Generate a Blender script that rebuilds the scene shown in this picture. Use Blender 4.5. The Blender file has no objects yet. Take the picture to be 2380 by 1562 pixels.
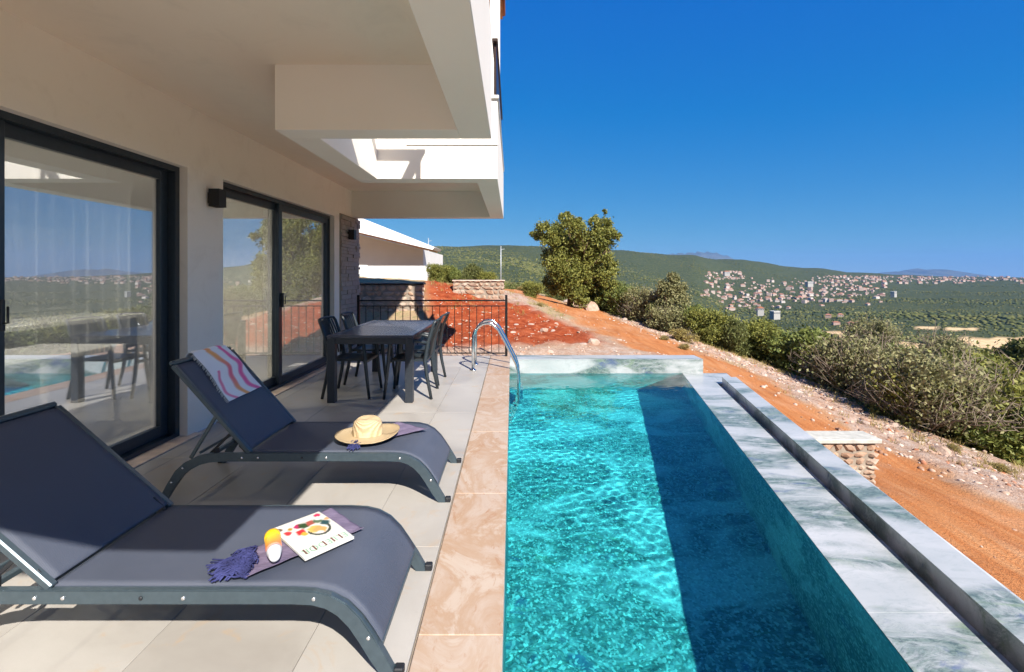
import bpy, bmesh, math, random
import numpy as np
from mathutils import Vector, Matrix

random.seed(7)
rng = np.random.default_rng(7)
scene = bpy.context.scene
COL = scene.collection
R = math.radians
PI = math.pi

# ------------------------------------------------------------------ camera, sky, sun, exposure
CAMZ = 1.42
FPX = 1090.0                      # focal length in pixels of a 2380 px wide picture
cam_d = bpy.data.cameras.new("camera")
cam_d.sensor_width = 36.0
cam_d.lens = 36.0 * FPX / 2380.0
cam_d.shift_y = -0.0597
cam_d.clip_start = 0.05
cam_d.clip_end = 30000.0
cam = bpy.data.objects.new("camera", cam_d)
cam.location = (0, 0, CAMZ)
cam.rotation_euler = (PI / 2, 0, 0)
COL.objects.link(cam)
scene.camera = cam

SUN_TO = Vector((0.49, -1.05, 1.0)).normalized()
SUN_EL = math.asin(SUN_TO.z)
SUN_ROT = math.atan2(SUN_TO.x, SUN_TO.y)
world = bpy.data.worlds.new("World")
scene.world = world
world.use_nodes = True
wn = world.node_tree
wn.nodes.clear()
sky = wn.nodes.new("ShaderNodeTexSky")
sky.sky_type = 'NISHITA'
sky.sun_disc = False
sky.sun_elevation = SUN_EL
sky.sun_rotation = SUN_ROT
sky.altitude = 100.0
sky.air_density = 0.6
sky.dust_density = 0.0
sky.ozone_density = 6.0
EXPO = 1.85
# the clear, deep Mediterranean sky: channel response of the physical sky, the same in every direction
sepc = wn.nodes.new("ShaderNodeSeparateColor"); wn.links.new(sky.outputs[0], sepc.inputs[0])
comb = wn.nodes.new("ShaderNodeCombineColor")
SK = 1.0 / (0.15 * 2 ** EXPO)
for i, (off, pw_, kk) in enumerate([(-0.75, 1.0, 0.066), (0.0, 0.62, 0.155), (0.0, 0.12, 0.55)]):
    m1 = wn.nodes.new("ShaderNodeMath"); m1.operation = 'ADD'; m1.inputs[1].default_value = off; wn.links.new(sepc.outputs[i], m1.inputs[0])
    m0 = wn.nodes.new("ShaderNodeMath"); m0.operation = 'MAXIMUM'; m0.inputs[1].default_value = 0.03; wn.links.new(m1.outputs[0], m0.inputs[0])
    m2 = wn.nodes.new("ShaderNodeMath"); m2.operation = 'POWER'; m2.inputs[1].default_value = pw_; wn.links.new(m0.outputs[0], m2.inputs[0])
    m3 = wn.nodes.new("ShaderNodeMath"); m3.operation = 'MULTIPLY'; m3.inputs[1].default_value = kk * SK; wn.links.new(m2.outputs[0], m3.inputs[0])
    wn.links.new(m3.outputs[0], comb.inputs[i])
bg = wn.nodes.new("ShaderNodeBackground")
bg.inputs['Strength'].default_value = 0.15
wo = wn.nodes.new("ShaderNodeOutputWorld")
wn.links.new(comb.outputs[0], bg.inputs['Color'])
wn.links.new(bg.outputs[0], wo.inputs['Surface'])

sun_d = bpy.data.lights.new("sun", 'SUN')
sun_d.energy = 2.85
sun_d.angle = R(0.53)
sun_d.color = (1.0, 0.94, 0.85)
sun = bpy.data.objects.new("sun", sun_d)
sun.rotation_euler = (-SUN_TO).to_track_quat('-Z', 'Y').to_euler()
sun.location = (5, -10, 12)
COL.objects.link(sun)
try:
    sun_d.cycles.is_caustics_light = True
except Exception:
    pass

scene.view_settings.view_transform = 'Standard'
scene.view_settings.look = 'None'
scene.view_settings.exposure = EXPO
scene.view_settings.gamma = 1.0
scene.view_settings.use_curve_mapping = False
scene.render.engine = 'CYCLES'
cy = scene.cycles
cy.use_denoising = True
cy.max_bounces = 12
cy.diffuse_bounces = 7
cy.glossy_bounces = 4
cy.transmission_bounces = 8
cy.transparent_max_bounces = 16
cy.volume_bounces = 0
cy.caustics_reflective = False
cy.caustics_refractive = True
cy.sample_clamp_indirect = 6.0
cy.blur_glossy = 0.3

# ------------------------------------------------------------------ node helpers
class NT:
    def __init__(s, name):
        s.m = bpy.data.materials.new(name)
        s.m.use_nodes = True
        s.t = s.m.node_tree
        s.b = s.t.nodes["Principled BSDF"]
        s.out = s.t.nodes["Material Output"]
    def n(s, typ, **kw):
        x = s.t.nodes.new(typ)
        for k, v in kw.items():
            setattr(x, k, v)
        return x
    def l(s, a, b):
        s.t.links.new(a, b)
    def put(s, sock, v):
        if hasattr(v, 'is_linked') or isinstance(v, bpy.types.NodeSocket):
            s.l(v, sock)
        else:
            if isinstance(v, (tuple, list)) and len(v) == 3 and sock.type == 'RGBA':
                v = (*v, 1)
            sock.default_value = v
    def pos(s, scale=(1, 1, 1), rnd=False, obj=False, rot=(0, 0, 0)):
        if obj:
            v = s.n("ShaderNodeTexCoord").outputs['Object']
        else:
            v = s.n("ShaderNodeNewGeometry").outputs['Position']
        mp = s.n("ShaderNodeMapping")
        mp.inputs['Scale'].default_value = scale
        mp.inputs['Rotation'].default_value = rot
        s.l(v, mp.inputs['Vector'])
        v = mp.outputs[0]
        if rnd:
            oi = s.n("ShaderNodeObjectInfo")
            mu = s.n("ShaderNodeMath", operation='MULTIPLY')
            s.l(oi.outputs['Random'], mu.inputs[0]); mu.inputs[1].default_value = 37.0
            ad = s.n("ShaderNodeVectorMath", operation='ADD')
            s.l(v, ad.inputs[0]); s.l(mu.outputs[0], ad.inputs[1])
            v = ad.outputs[0]
        return v
    def noise(s, scale, detail=4, rough=0.55, vec=None, dist=0.0):
        x = s.n("ShaderNodeTexNoise")
        x.inputs['Scale'].default_value = scale
        x.inputs['Detail'].default_value = detail
        x.inputs['Roughness'].default_value = rough
        x.inputs['Distortion'].default_value = dist
        if vec is None:
            vec = s.pos()
        s.l(vec, x.inputs['Vector'])
        return x.outputs['Fac']
    def ramp(s, fac, stops, interp='LINEAR'):
        x = s.n("ShaderNodeValToRGB")
        cr = x.color_ramp
        cr.interpolation = interp
        while len(cr.elements) < len(stops):
            cr.elements.new(0.5)
        for e, (p, c) in zip(cr.elements, stops):
            e.position = p
            if isinstance(c, (int, float)):
                c = (c, c, c)
            e.color = (*c[:3], 1)
        s.put(x.inputs[0], fac)
        return x.outputs[0]
    def mix(s, fac, a, b, mode='MIX'):
        x = s.n("ShaderNodeMix", data_type='RGBA', blend_type=mode)
        s.put(x.inputs[0], fac); s.put(x.inputs[6], a); s.put(x.inputs[7], b)
        return x.outputs[2]
    def math(s, op, a, b=0.0, clamp=False):
        x = s.n("ShaderNodeMath", operation=op, use_clamp=clamp)
        s.put(x.inputs[0], a); s.put(x.inputs[1], b)
        return x.outputs[0]
    def rnd(s):
        return s.n("ShaderNodeObjectInfo").outputs['Random']
    def island(s):
        return s.n("ShaderNodeNewGeometry").outputs['Random Per Island']
    def bump(s, h, strength=0.3, dist=0.01):
        x = s.n("ShaderNodeBump")
        x.inputs['Strength'].default_value = strength
        x.inputs['Distance'].default_value = dist
        s.l(h, x.inputs['Height'])
        s.l(x.outputs[0], s.b.inputs['Normal'])
    def col(s, c):
        s.put(s.b.inputs['Base Color'], c)
    def set(s, rough=None, metal=None, spec=None, coat=None):
        if rough is not None: s.put(s.b.inputs['Roughness'], rough)
        if metal is not None: s.put(s.b.inputs['Metallic'], metal)
        if spec is not None: s.put(s.b.inputs['Specular IOR Level'], spec)
        if coat is not None: s.put(s.b.inputs['Coat Weight'], coat)

MAT = {}
def flat(name, c, rough=0.5, metal=0.0, spec=0.5, bump=0.0, bscale=60.0, var=0.06, obj=True, coat=None):
    k = NT(name)
    v = k.pos(obj=obj)
    nz = k.noise(bscale * 0.15, 4, vec=v)
    c2 = tuple(x * (1 - var * 2) for x in c); c1 = tuple(min(1, x * (1 + var)) for x in c)
    k.col(k.ramp(nz, [(0.3, c2), (0.7, c1)]))
    k.set(rough, metal, spec, coat)
    if bump:
        k.bump(k.noise(bscale, 5, 0.6, vec=v), bump, 0.004)
    MAT[name] = k.m
    return k.m

# plaster of the villa
k = NT("plaster_cream")
n1 = k.noise(0.6, 5); n2 = k.noise(220, 3, 0.7)
n3 = k.noise(3.5, 7, 0.7, dist=0.8)
k.col(k.mix(k.ramp(n3, [(0.52, 0), (0.75, 0.22)]), k.mix(k.ramp(n1, [(0.35, 0), (0.7, 1)]), (0.82, 0.71, 0.585), (0.87, 0.77, 0.65)), (0.58, 0.50, 0.41)))
k.set(0.85, spec=0.2); k.bump(k.mix(0.25, n2, k.noise(28, 5, 0.7)), 0.45, 0.006); MAT[k.m.name] = k.m
k = NT("plaster_wall")
n1 = k.noise(0.6, 5); n2 = k.noise(220, 3, 0.7)
n3 = k.noise(3.5, 7, 0.7, dist=0.8)
k.col(k.mix(k.ramp(n3, [(0.52, 0), (0.75, 0.22)]), k.mix(k.ramp(n1, [(0.35, 0), (0.7, 1)]), (0.83, 0.765, 0.68), (0.88, 0.82, 0.74)), (0.58, 0.50, 0.41)))
k.set(0.85, spec=0.2); k.bump(k.mix(0.25, n2, k.noise(28, 5, 0.7)), 0.45, 0.006); MAT[k.m.name] = k.m
k = NT("plaster_white")
n1 = k.noise(0.9, 5); n2 = k.noise(180, 3, 0.7)
k.col(k.mix(k.ramp(n1, [(0.35, 0), (0.7, 1)]), (0.74, 0.72, 0.68), (0.82, 0.80, 0.76)))
k.set(0.85, spec=0.2); k.bump(k.mix(0.25, n2, k.noise(28, 5, 0.7)), 0.45, 0.006); MAT[k.m.name] = k.m

# terrace porcelain tile
k = NT("terrace_tile")
v = k.pos(rnd=True)
a = k.noise(1.3, 6, 0.6, vec=v, dist=0.6); b = k.noise(5, 6, 0.65, vec=v, dist=1.0); c = k.noise(160, 2, vec=v)
base = k.ramp(a, [(0.30, (0.295, 0.272, 0.245)), (0.5, (0.365, 0.342, 0.312)), (0.72, (0.42, 0.398, 0.368))])
st = k.ramp(b, [(0.58, 0), (0.68, 0.45), (0.78, 0.1)])
base = k.mix(st, base, (0.42, 0.29, 0.17))
base = k.mix(k.ramp(c, [(0.35, 0.12), (0.6, 0)]), base, (0.33, 0.29, 0.25))
k.col(base); k.put(k.b.inputs['Roughness'], k.ramp(a, [(0.3, 0.30), (0.7, 0.45)])); k.set(spec=0.45)
k.bump(k.noise(35, 5, vec=v), 0.06, 0.003); MAT[k.m.name] = k.m

# travertine coping
k = NT("coping_travertine")
v = k.pos(scale=(1, 0.55, 1), rnd=True)
a = k.noise(3.0, 7, 0.68, vec=v, dist=1.4); b = k.noise(9, 6, 0.7, vec=v, dist=2.0); c = k.noise(1.2, 4, vec=v)
base = k.ramp(a, [(0.25, (0.34, 0.245, 0.185)), (0.42, (0.42, 0.33, 0.265)), (0.55, (0.36, 0.235, 0.15)), (0.61, (0.43, 0.34, 0.27)), (0.8, (0.46, 0.385, 0.32))])
base = k.mix(k.ramp(b, [(0.58, 0), (0.68, 0.8)]), base, (0.30, 0.14, 0.06))
base = k.mix(k.ramp(c, [(0.4, 0.0), (0.7, 0.5)]), base, (0.47, 0.40, 0.335))
k.col(base); k.set(0.5, spec=0.35); k.bump(b, 0.12, 0.004); MAT[k.m.name] = k.m

# green-grey veined pool tile (also under water)
def marble(name, scale=1.0, sparkle=0.0, rot=-12, stretch=1.15, amt=1.0, light=1.0, lo=0.47):
    k = NT(name)
    v = k.pos(scale=(0.50 * scale, stretch * scale, 0.9 * scale), rot=(0, 0, R(rot)))
    big = k.noise(1.30, 3, 0.55, vec=v, dist=0.9)
    med = k.noise(5.0, 9, 0.76, vec=v, dist=1.8)
    fine = k.noise(24.0, 8, 0.80, vec=k.pos(scale=(0.7, 1.7, 1)), dist=1.2)
    base = k.mix(k.ramp(k.noise(2.6, 4, vec=v), [(0.35, 0), (0.65, 1)]), tuple(q * light for q in (0.345, 0.365, 0.37)), tuple(q * light for q in (0.45, 0.455, 0.46)))
    msk = k.math('MULTIPLY', k.ramp(big, [(lo, 0), (lo + 0.09, 1)]), k.ramp(med, [(0.36, 0.05), (0.52, 1.0 * amt)]))
    dark = k.ramp(fine, [(0.32, (0.030, 0.050, 0.055)), (0.46, (0.085, 0.125, 0.115)), (0.58, (0.20, 0.25, 0.22)), (0.72, (0.31, 0.34, 0.30))])
    base = k.mix(msk, base, dark)
    vein = k.math('MULTIPLY', k.ramp(fine, [(0.55, 0), (0.64, 0.85 * amt)]), k.ramp(big, [(0.42, 0), (0.52, 1)]))
    base = k.mix(vein, base, (0.12, 0.17, 0.175))
    base = k.mix(k.ramp(k.noise(11, 8, 0.8, vec=v, dist=1.5), [(0.50, 0), (0.66, 0.42)]), base, (0.20, 0.25, 0.245))
    blu = k.math('MULTIPLY', k.ramp(k.noise(3.1, 6, 0.7, vec=v, dist=1.4), [(0.58, 0), (0.66, 0.8)]), k.ramp(big, [(0.46, 0), (0.55, 1)]))
    base = k.mix(blu, base, (0.09, 0.12, 0.22))
    grn = k.math('MULTIPLY', k.ramp(k.noise(4.3, 5, 0.7, vec=v, dist=1.0), [(0.58, 0), (0.68, 0.6)]), k.ramp(big, [(0.46, 0), (0.55, 1)]))
    base = k.mix(grn, base, (0.20, 0.27, 0.16))
    if sparkle:  # light and dark specks painted into the tile for the ripples' sparkle
        vo = k.n("ShaderNodeTexVoronoi"); vo.inputs['Scale'].default_value = 65.0
        k.l(k.pos(), vo.inputs['Vector'])
        sp = k.n("ShaderNodeSeparateColor"); k.l(vo.outputs['Color'], sp.inputs[0])
        base = k.mix(k.ramp(sp.outputs[0], [(0.62, 0), (0.95, sparkle)]), base, (0.10, 0.20, 0.23))
        base = k.mix(k.ramp(sp.outputs[1], [(0.62, 0), (0.92, sparkle)]), base, (0.85, 0.88, 0.86))
    k.col(base); k.set(0.33, spec=0.45)
    k.bump(med, 0.08, 0.003)
    MAT[name] = k.m
marble("pool_marble")
marble("rim_marble", light=1.35, amt=.8)  # pool marble with a lighter colour to brighten the rim's shaded face
marble("pool_marble_submerged", 1.15, 0.50, 28, 0.9, 1.0, 1.3, 0.43)

flat("anthracite_frame", (0.030, 0.042, 0.055), 0.32, 0.2, 0.5, 0.05, 200)
flat("lounger_frame", (0.075, 0.105, 0.125), 0.38, 0.45, 0.5, 0.05, 300)
flat("table_slat", (0.055, 0.062, 0.088), 0.26, 0.2, 0.5, 0.04, 200)  # lighter and bluer than the legs: sky reflection put into the colour
flat("dark_table", (0.030, 0.036, 0.046), 0.36, 0.2, 0.5, 0.04, 200)
flat("chair_resin", (0.022, 0.030, 0.037), 0.42, 0.0, 0.5, 0.08, 200)
flat("black_iron", (0.012, 0.010, 0.010), 0.45, 0.4, 0.5)
flat("bronze_rail", (0.035, 0.018, 0.014), 0.35, 0.4, 0.5)
flat("lamp_black", (0.010, 0.010, 0.012), 0.5, 0.1)
flat("bolt_steel", (0.75, 0.75, 0.76), 0.25, 0.9)
flat("black_plastic", (0.012, 0.014, 0.018), 0.5)
flat("stainless", (0.62, 0.66, 0.70), 0.16, 1.0)
flat("far_white", (0.36, 0.345, 0.325), 0.8, 0, 0.2)
flat("white_trim", (0.80, 0.78, 0.74), 0.5, 0, 0.4)
flat("wood_orange", (0.50, 0.22, 0.09), 0.6, 0, 0.3, 0.2, 40, 0.2)
flat("mortar", (0.30, 0.25, 0.20), 0.95, 0, 0.1, 0.5, 60, 0.15)
flat("concrete_cap", (0.46, 0.45, 0.40), 0.9, 0, 0.2, 0.4, 80, 0.12)
flat("sill_marble", (0.66, 0.52, 0.42), 0.35, 0, 0.4, 0.05, 60, 0.15)
flat("interior_wall", (0.72, 0.71, 0.68), 0.8, 0, 0.2)
flat("interior_floor", (0.40, 0.38, 0.35), 0.25, 0, 0.5)
flat("cabinet_dark", (0.07, 0.075, 0.085), 0.3)
flat("worktop_white", (0.80, 0.80, 0.79), 0.25)
flat("sofa_fabric", (0.07, 0.065, 0.075), 0.95, 0, 0.1, 0.3, 200)
flat("bark", (0.14, 0.095, 0.06), 0.95, 0, 0.1, 0.6, 30, 0.3)
flat("twig", (0.24, 0.19, 0.145), 0.95, 0, 0.1, 0.4, 60, 0.25)
flat("roof_tile_red", (0.42, 0.17, 0.09), 0.85, 0, 0.2, 0.3, 20, 0.2)
flat("pole_metal", (0.45, 0.47, 0.48), 0.5, 0.5)
flat("red_cloth_sign", (0.45, 0.10, 0.06), 0.7)
flat("cap_yellow", (0.75, 0.45, 0.01), 0.35, coat=0.4)
flat("tube_white", (0.66, 0.66, 0.67), 0.35, coat=0.3)
flat("paper_white", (0.66, 0.65, 0.61), 0.5)
flat("ink_dark", (0.16, 0.06, 0.05), 0.5)
flat("ink_mint", (0.42, 0.66, 0.52), 0.5)

# textile sling
k = NT("sling_fabric")
v = k.pos(obj=True)
w1 = k.n("ShaderNodeTexWave"); w1.inputs['Scale'].default_value = 90; w1.bands_direction = 'X'; k.l(v, w1.inputs['Vector'])
w2 = k.n("ShaderNodeTexWave"); w2.inputs['Scale'].default_value = 90; w2.bands_direction = 'Y'; k.l(v, w2.inputs['Vector'])
nz = k.noise(2.5, 4, vec=v)
h = k.math('ADD', w1.outputs['Fac'], w2.outputs['Fac'])
k.col(k.ramp(nz, [(0.3, (0.060, 0.072, 0.103)), (0.7, (0.078, 0.090, 0.124))]))
k.put(k.b.inputs['Roughness'], k.ramp(nz, [(0.3, 0.42), (0.7, 0.55)])); k.set(spec=0.5)
k.bump(h, 0.5, 0.0015); MAT[k.m.name] = k.m

# coated door glass (same for every ray)
def glass(name, refl, tint):
    k = NT(name)
    k.t.nodes.remove(k.b)
    tr = k.n("ShaderNodeBsdfTransparent"); tr.inputs[0].default_value = (*tint, 1)
    gl = k.n("ShaderNodeBsdfGlossy"); gl.inputs['Roughness'].default_value = 0.0; gl.inputs[0].default_value = (0.95, 0.97, 1.0, 1)
    fr = k.n("ShaderNodeFresnel")
    bf = k.n("ShaderNodeNewGeometry").outputs['Backfacing']
    k.l(k.math('ADD', k.math('MULTIPLY', bf, 1 / 1.5 - 1.5), 1.5), fr.inputs[0])     # the far face of the pane meets air, not glass
    f = k.math('ADD', k.math('MULTIPLY', fr.outputs[0], 1.3), refl, clamp=True)
    mx = k.n("ShaderNodeMixShader"); k.l(f, mx.inputs[0]); k.l(tr.outputs[0], mx.inputs[1]); k.l(gl.outputs[0], mx.inputs[2])
    k.l(mx.outputs[0], k.out.inputs[0]); MAT[name] = k.m
glass("door_glass", 0.20, (0.90, 0.93, 0.94))
glass("rail_glass", 0.04, (0.30, 0.22, 0.18))

# insect screen mesh: fine grey netting that lets most of the light through
k = NT("insect_screen")
k.t.nodes.remove(k.b)
tr = k.n("ShaderNodeBsdfTransparent"); df = k.n("ShaderNodeBsdfDiffuse"); df.inputs[0].default_value = (0.72, 0.73, 0.75, 1)
mx = k.n("ShaderNodeMixShader"); mx.inputs[0].default_value = 0.38; k.l(tr.outputs[0], mx.inputs[1]); k.l(df.outputs[0], mx.inputs[2]); k.l(mx.outputs[0], k.out.inputs[0]); MAT["insect_screen"] = k.m

# water
k = NT("pool_water")
k.b.inputs['Base Color'].default_value = (0.085, 0.88, 0.95, 1); k.b.inputs['Transmission Weight'].default_value = 1.0
k.b.inputs['IOR'].default_value = 1.33; k.b.inputs['Roughness'].default_value = 0.0; MAT[k.m.name] = k.m

# leaves
def leaf(name, c1, c2, c3, tr=0.25):
    k = NT(name)
    r = k.island()
    big = k.noise(1.1, 3)
    c = k.ramp(r, [(0.0, c1), (0.5, c2), (1.0, c3)])
    c = k.mix(k.ramp(big, [(0.35, 0.0), (0.7, 0.55)]), c, c3)
    k.col(c); k.set(0.6, spec=0.3)
    t = k.n("ShaderNodeBsdfTranslucent"); k.put(t.inputs[0], c)
    mx = k.n("ShaderNodeMixShader"); mx.inputs[0].default_value = tr
    k.l(k.b.outputs[0], mx.inputs[1]); k.l(t.outputs[0], mx.inputs[2]); k.l(mx.outputs[0], k.out.inputs[0])
    MAT[name] = k.m
leaf("leaf_olive", (0.075, 0.095, 0.024), (0.16, 0.175, 0.036), (0.30, 0.285, 0.065))
leaf("leaf_dark", (0.050, 0.068, 0.020), (0.105, 0.125, 0.035), (0.20, 0.20, 0.065))
leaf("leaf_grey", (0.12, 0.13, 0.050), (0.215, 0.212, 0.090), (0.33, 0.30, 0.145))
leaf("leaf_yellow", (0.20, 0.16, 0.04), (0.32, 0.25, 0.07), (0.42, 0.34, 0.13))
leaf("leaf_fresh", (0.065, 0.095, 0.022), (0.13, 0.16, 0.036), (0.22, 0.24, 0.06))

# ------------------------------------------------------------------ mesh helpers
def prop(o, label=None, cat=None, group=None, kind=None):
    if label: o['label'] = label
    if cat: o['category'] = cat
    if group: o['group'] = group
    if kind: o['kind'] = kind
    return o

def empty(name, loc, label=None, cat=None, group=None, rz=0.0):
    o = bpy.data.objects.new(name, None)
    o.location = loc; o.rotation_euler = (0, 0, rz); o.empty_display_size = 0.1
    COL.objects.link(o)
    return prop(o, label, cat, group)

def mesh_obj(name, me, parent=None, world_coords=True):
    """links a mesh; vertices are in world coordinates unless the parent is a template at the origin"""
    o = bpy.data.objects.new(name, me)
    COL.objects.link(o)
    if parent is not None:
        o.parent = parent
        if world_coords:
            pm = Matrix.LocRotScale(parent.location, parent.rotation_euler, parent.scale)
            if parent.parent is not None:
                q = parent.parent
                pm = Matrix.LocRotScale(q.location, q.rotation_euler, q.scale) @ parent.matrix_parent_inverse @ pm
            o.matrix_parent_inverse = pm.inverted()
    return o

def np_mesh(name, verts, faces, mat=None, smooth=False):
    """verts (n,3), faces (m,k) all of one size"""
    verts = np.asarray(verts, dtype=np.float32); faces = np.asarray(faces, dtype=np.int32)
    me = bpy.data.meshes.new(name)
    n, (m, k_) = len(verts), faces.shape
    me.vertices.add(n); me.vertices.foreach_set("co", verts.ravel())
    me.loops.add(m * k_); me.loops.foreach_set("vertex_index", faces.ravel())
    me.polygons.add(m)
    me.polygons.foreach_set("loop_start", np.arange(m, dtype=np.int32) * k_)
    me.polygons.foreach_set("loop_total", np.full(m, k_, dtype=np.int32))
    if smooth: me.polygons.foreach_set("use_smooth", np.ones(m, dtype=bool))
    me.update(calc_edges=True)
    if mat: me.materials.append(MAT[mat] if isinstance(mat, str) else mat)
    return me

class B:
    """collects solids in one bmesh"""
    def __init__(s): s.bm = bmesh.new()
    def _bev(s, vs, bev, seg=1):
        if bev:
            es = list({e for v in vs for e in v.link_edges})
            bmesh.ops.bevel(s.bm, geom=es, offset=bev, segments=seg, affect='EDGES', profile=0.7)
    def box(s, x0, x1, y0, y1, z0, z1, bev=0.0, mtx=None, seg=1):
        r = bmesh.ops.create_cube(s.bm, size=1.0)
        vs = r['verts']
        for v in vs:
            v.co = Vector(((x0 + x1) / 2 + v.co.x * (x1 - x0), (y0 + y1) / 2 + v.co.y * (y1 - y0), (z0 + z1) / 2 + v.co.z * (z1 - z0)))
            if mtx is not None: v.co = mtx @ v.co
        s._bev(vs, bev, seg)
        return s
    def bar(s, a, b, w, h, bev=0.0, up=(0, 0, 1)):
        a = Vector(a); b = Vector(b); d = (b - a)
        L = d.length; d.normalize()
        u = Vector(up)
        if abs(d.dot(u)) > 0.98: u = Vector((0, 1, 0))
        x = d.cross(u).normalized(); z = x.cross(d).normalized()
        m = Matrix((x, d, z)).transposed().to_4x4(); m.translation = (a + b) / 2
        return s.box(-w / 2, w / 2, -L / 2, L / 2, -h / 2, h / 2, bev, m)
    def tube(s, pts, r, seg=8, cap=True, smooth=True):
        pts = [Vector(p) for p in pts]
        rs = r if isinstance(r, (list, tuple)) else [r] * len(pts)
        rings = []
        prev = None
        for i, p in enumerate(pts):
            if i == 0: d = pts[1] - p
            elif i == len(pts) - 1: d = p - pts[i - 1]
            else: d = (pts[i + 1] - pts[i - 1])
            d.normalize()
            if prev is None:
                u = Vector((0, 0, 1)) if abs(d.z) < 0.9 else Vector((1, 0, 0))
                x = d.cross(u).normalized()
            else:
                x = (prev - d * prev.dot(d)).normalized()
            prev = x
            y = d.cross(x)
            rings.append([s.bm.verts.new(p + (x * math.cos(2 * PI * j / seg) + y * math.sin(2 * PI * j / seg)) * rs[i]) for j in range(seg)])
        for i in range(len(rings) - 1):
            for j in range(seg):
                f = s.bm.faces.new((rings[i][j], rings[i][(j + 1) % seg], rings[i + 1][(j + 1) % seg], rings[i + 1][j])); f.smooth = smooth
        if cap:
            s.bm.faces.new(rings[0][::-1]); s.bm.faces.new(rings[-1])
        return s
    def prism(s, poly, y0, y1, bev=0.0, plane='XZ'):
        """poly in 2D, extruded"""
        def P(p, t):
            if plane == 'XZ': return (p[0], t, p[1])
            if plane == 'YZ': return (t, p[0], p[1])
            return (p[0], p[1], t)
        a = [s.bm.verts.new(P(p, y0)) for p in poly]; b = [s.bm.verts.new(P(p, y1)) for p in poly]
        n = len(poly)
        s.bm.faces.new(a); s.bm.faces.new(b[::-1])
        for i in range(n): s.bm.faces.new((a[i], b[i], b[(i + 1) % n], a[(i + 1) % n]))
        s._bev(a + b, bev)
        return s
    def strip(s, path, w0, w1, th, bev=0.0):
        """a ribbon: path in XZ of (x,z), between y=w0 and y=w1, thickness th; closed solid"""
        P = [Vector((p[0], 0, p[1])) for p in path]
        up = []
        for i in range(len(P)):
            d = (P[min(i + 1, len(P) - 1)] - P[max(i - 1, 0)]).normalized()
            nrm = Vector((-d.z, 0, d.x))
            t = th[i] if isinstance(th, (list, tuple)) else th
            up.append((P[i], P[i] - nrm * t))
        rows = []
        for a, b in up:
            rows.append([s.bm.verts.new((a.x, w0, a.z)), s.bm.verts.new((a.x, w1, a.z)), s.bm.verts.new((b.x, w1, b.z)), s.bm.verts.new((b.x, w0, b.z))])
        for i in range(len(rows) - 1):
            for j in range(4):
                f = s.bm.faces.new((rows[i][j], rows[i][(j + 1) % 4], rows[i + 1][(j + 1) % 4], rows[i + 1][j]))
        s.bm.faces.new(rows[0][::-1]); s.bm.faces.new(rows[-1])
        return s
    def lathe(s, prof, c, seg=24, axis=None, smooth=True, sq=(1, 1)):
        rings = []
        m = axis if axis is not None else Matrix.Translation(c)
        for r, z in prof:
            rings.append([s.bm.verts.new(m @ Vector((r * sq[0] * math.cos(2 * PI * j / seg), r * sq[1] * math.sin(2 * PI * j / seg), z))) for j in range(seg)])
        for i in range(len(rings) - 1):
            for j in range(seg):
                f = s.bm.faces.new((rings[i][j], rings[i][(j + 1) % seg], rings[i + 1][(j + 1) % seg], rings[i + 1][j])); f.smooth = smooth
        s.bm.faces.new(rings[0][::-1]); s.bm.faces.new(rings[-1])
        return s
    def sheet(s, fn, nu, nv, th=0.0, smooth=True):
        """fn(u,v)->Vector on a grid; optional thickness along -z of the sheet normal approximated by world z"""
        g = [[s.bm.verts.new(fn(i / nu, j / nv)) for j in range(nv + 1)] for i in range(nu + 1)]
        for i in range(nu):
            for j in range(nv):
                f = s.bm.faces.new((g[i][j], g[i + 1][j], g[i + 1][j + 1], g[i][j + 1])); f.smooth = smooth
        if th:
            h = [[s.bm.verts.new(g[i][j].co - Vector((0, 0, th))) for j in range(nv + 1)] for i in range(nu + 1)]
            for i in range(nu):
                for j in range(nv):
                    f = s.bm.faces.new((h[i][j], h[i][j + 1], h[i + 1][j + 1], h[i + 1][j])); f.smooth = smooth
            for i in range(nu):
                s.bm.faces.new((g[i][0], h[i][0], h[i + 1][0], g[i + 1][0])); s.bm.faces.new((g[i + 1][nv], h[i + 1][nv], h[i][nv], g[i][nv]))
            for j in range(nv):
                s.bm.faces.new((g[0][j + 1], h[0][j + 1], h[0][j], g[0][j])); s.bm.faces.new((g[nu][j], h[nu][j], h[nu][j + 1], g[nu][j + 1]))
        return s
    def me(s, name, mat):
        bmesh.ops.recalc_face_normals(s.bm, faces=s.bm.faces)
        m = bpy.data.meshes.new(name)
        s.bm.to_mesh(m); s.bm.free()
        for q in (mat if isinstance(mat, (list, tuple)) else [mat]): m.materials.append(MAT[q])
        return m
    def obj(s, name, mat, parent=None, wc=True):
        return mesh_obj(name, s.me(name, mat), parent, wc)

def bx(name, mat, parent, x0, x1, y0, y1, z0, z1, bev=0.0, wc=True):
    return B().box(x0, x1, y0, y1, z0, z1, bev).obj(name, mat, parent, wc)

def copy_tree(o, parent=None):
    c = o.copy(); COL.objects.link(c)
    if parent is not None:
        c.parent = parent; c.matrix_parent_inverse = o.matrix_parent_inverse.copy()
    for ch in [q for q in KIDS.get(o.name, [])]:
        copy_tree(ch, c)
    return c
KIDS = {}
def index_kids():
    KIDS.clear()
    for q in bpy.data.objects:
        if q.parent: KIDS.setdefault(q.parent.name, []).append(q)

# ------------------------------------------------------------------ terrain height
def at(px, py, Y):
    return Vector(((px - 1191) * Y / FPX, Y, CAMZ - (py - 639) * Y / FPX))

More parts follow.
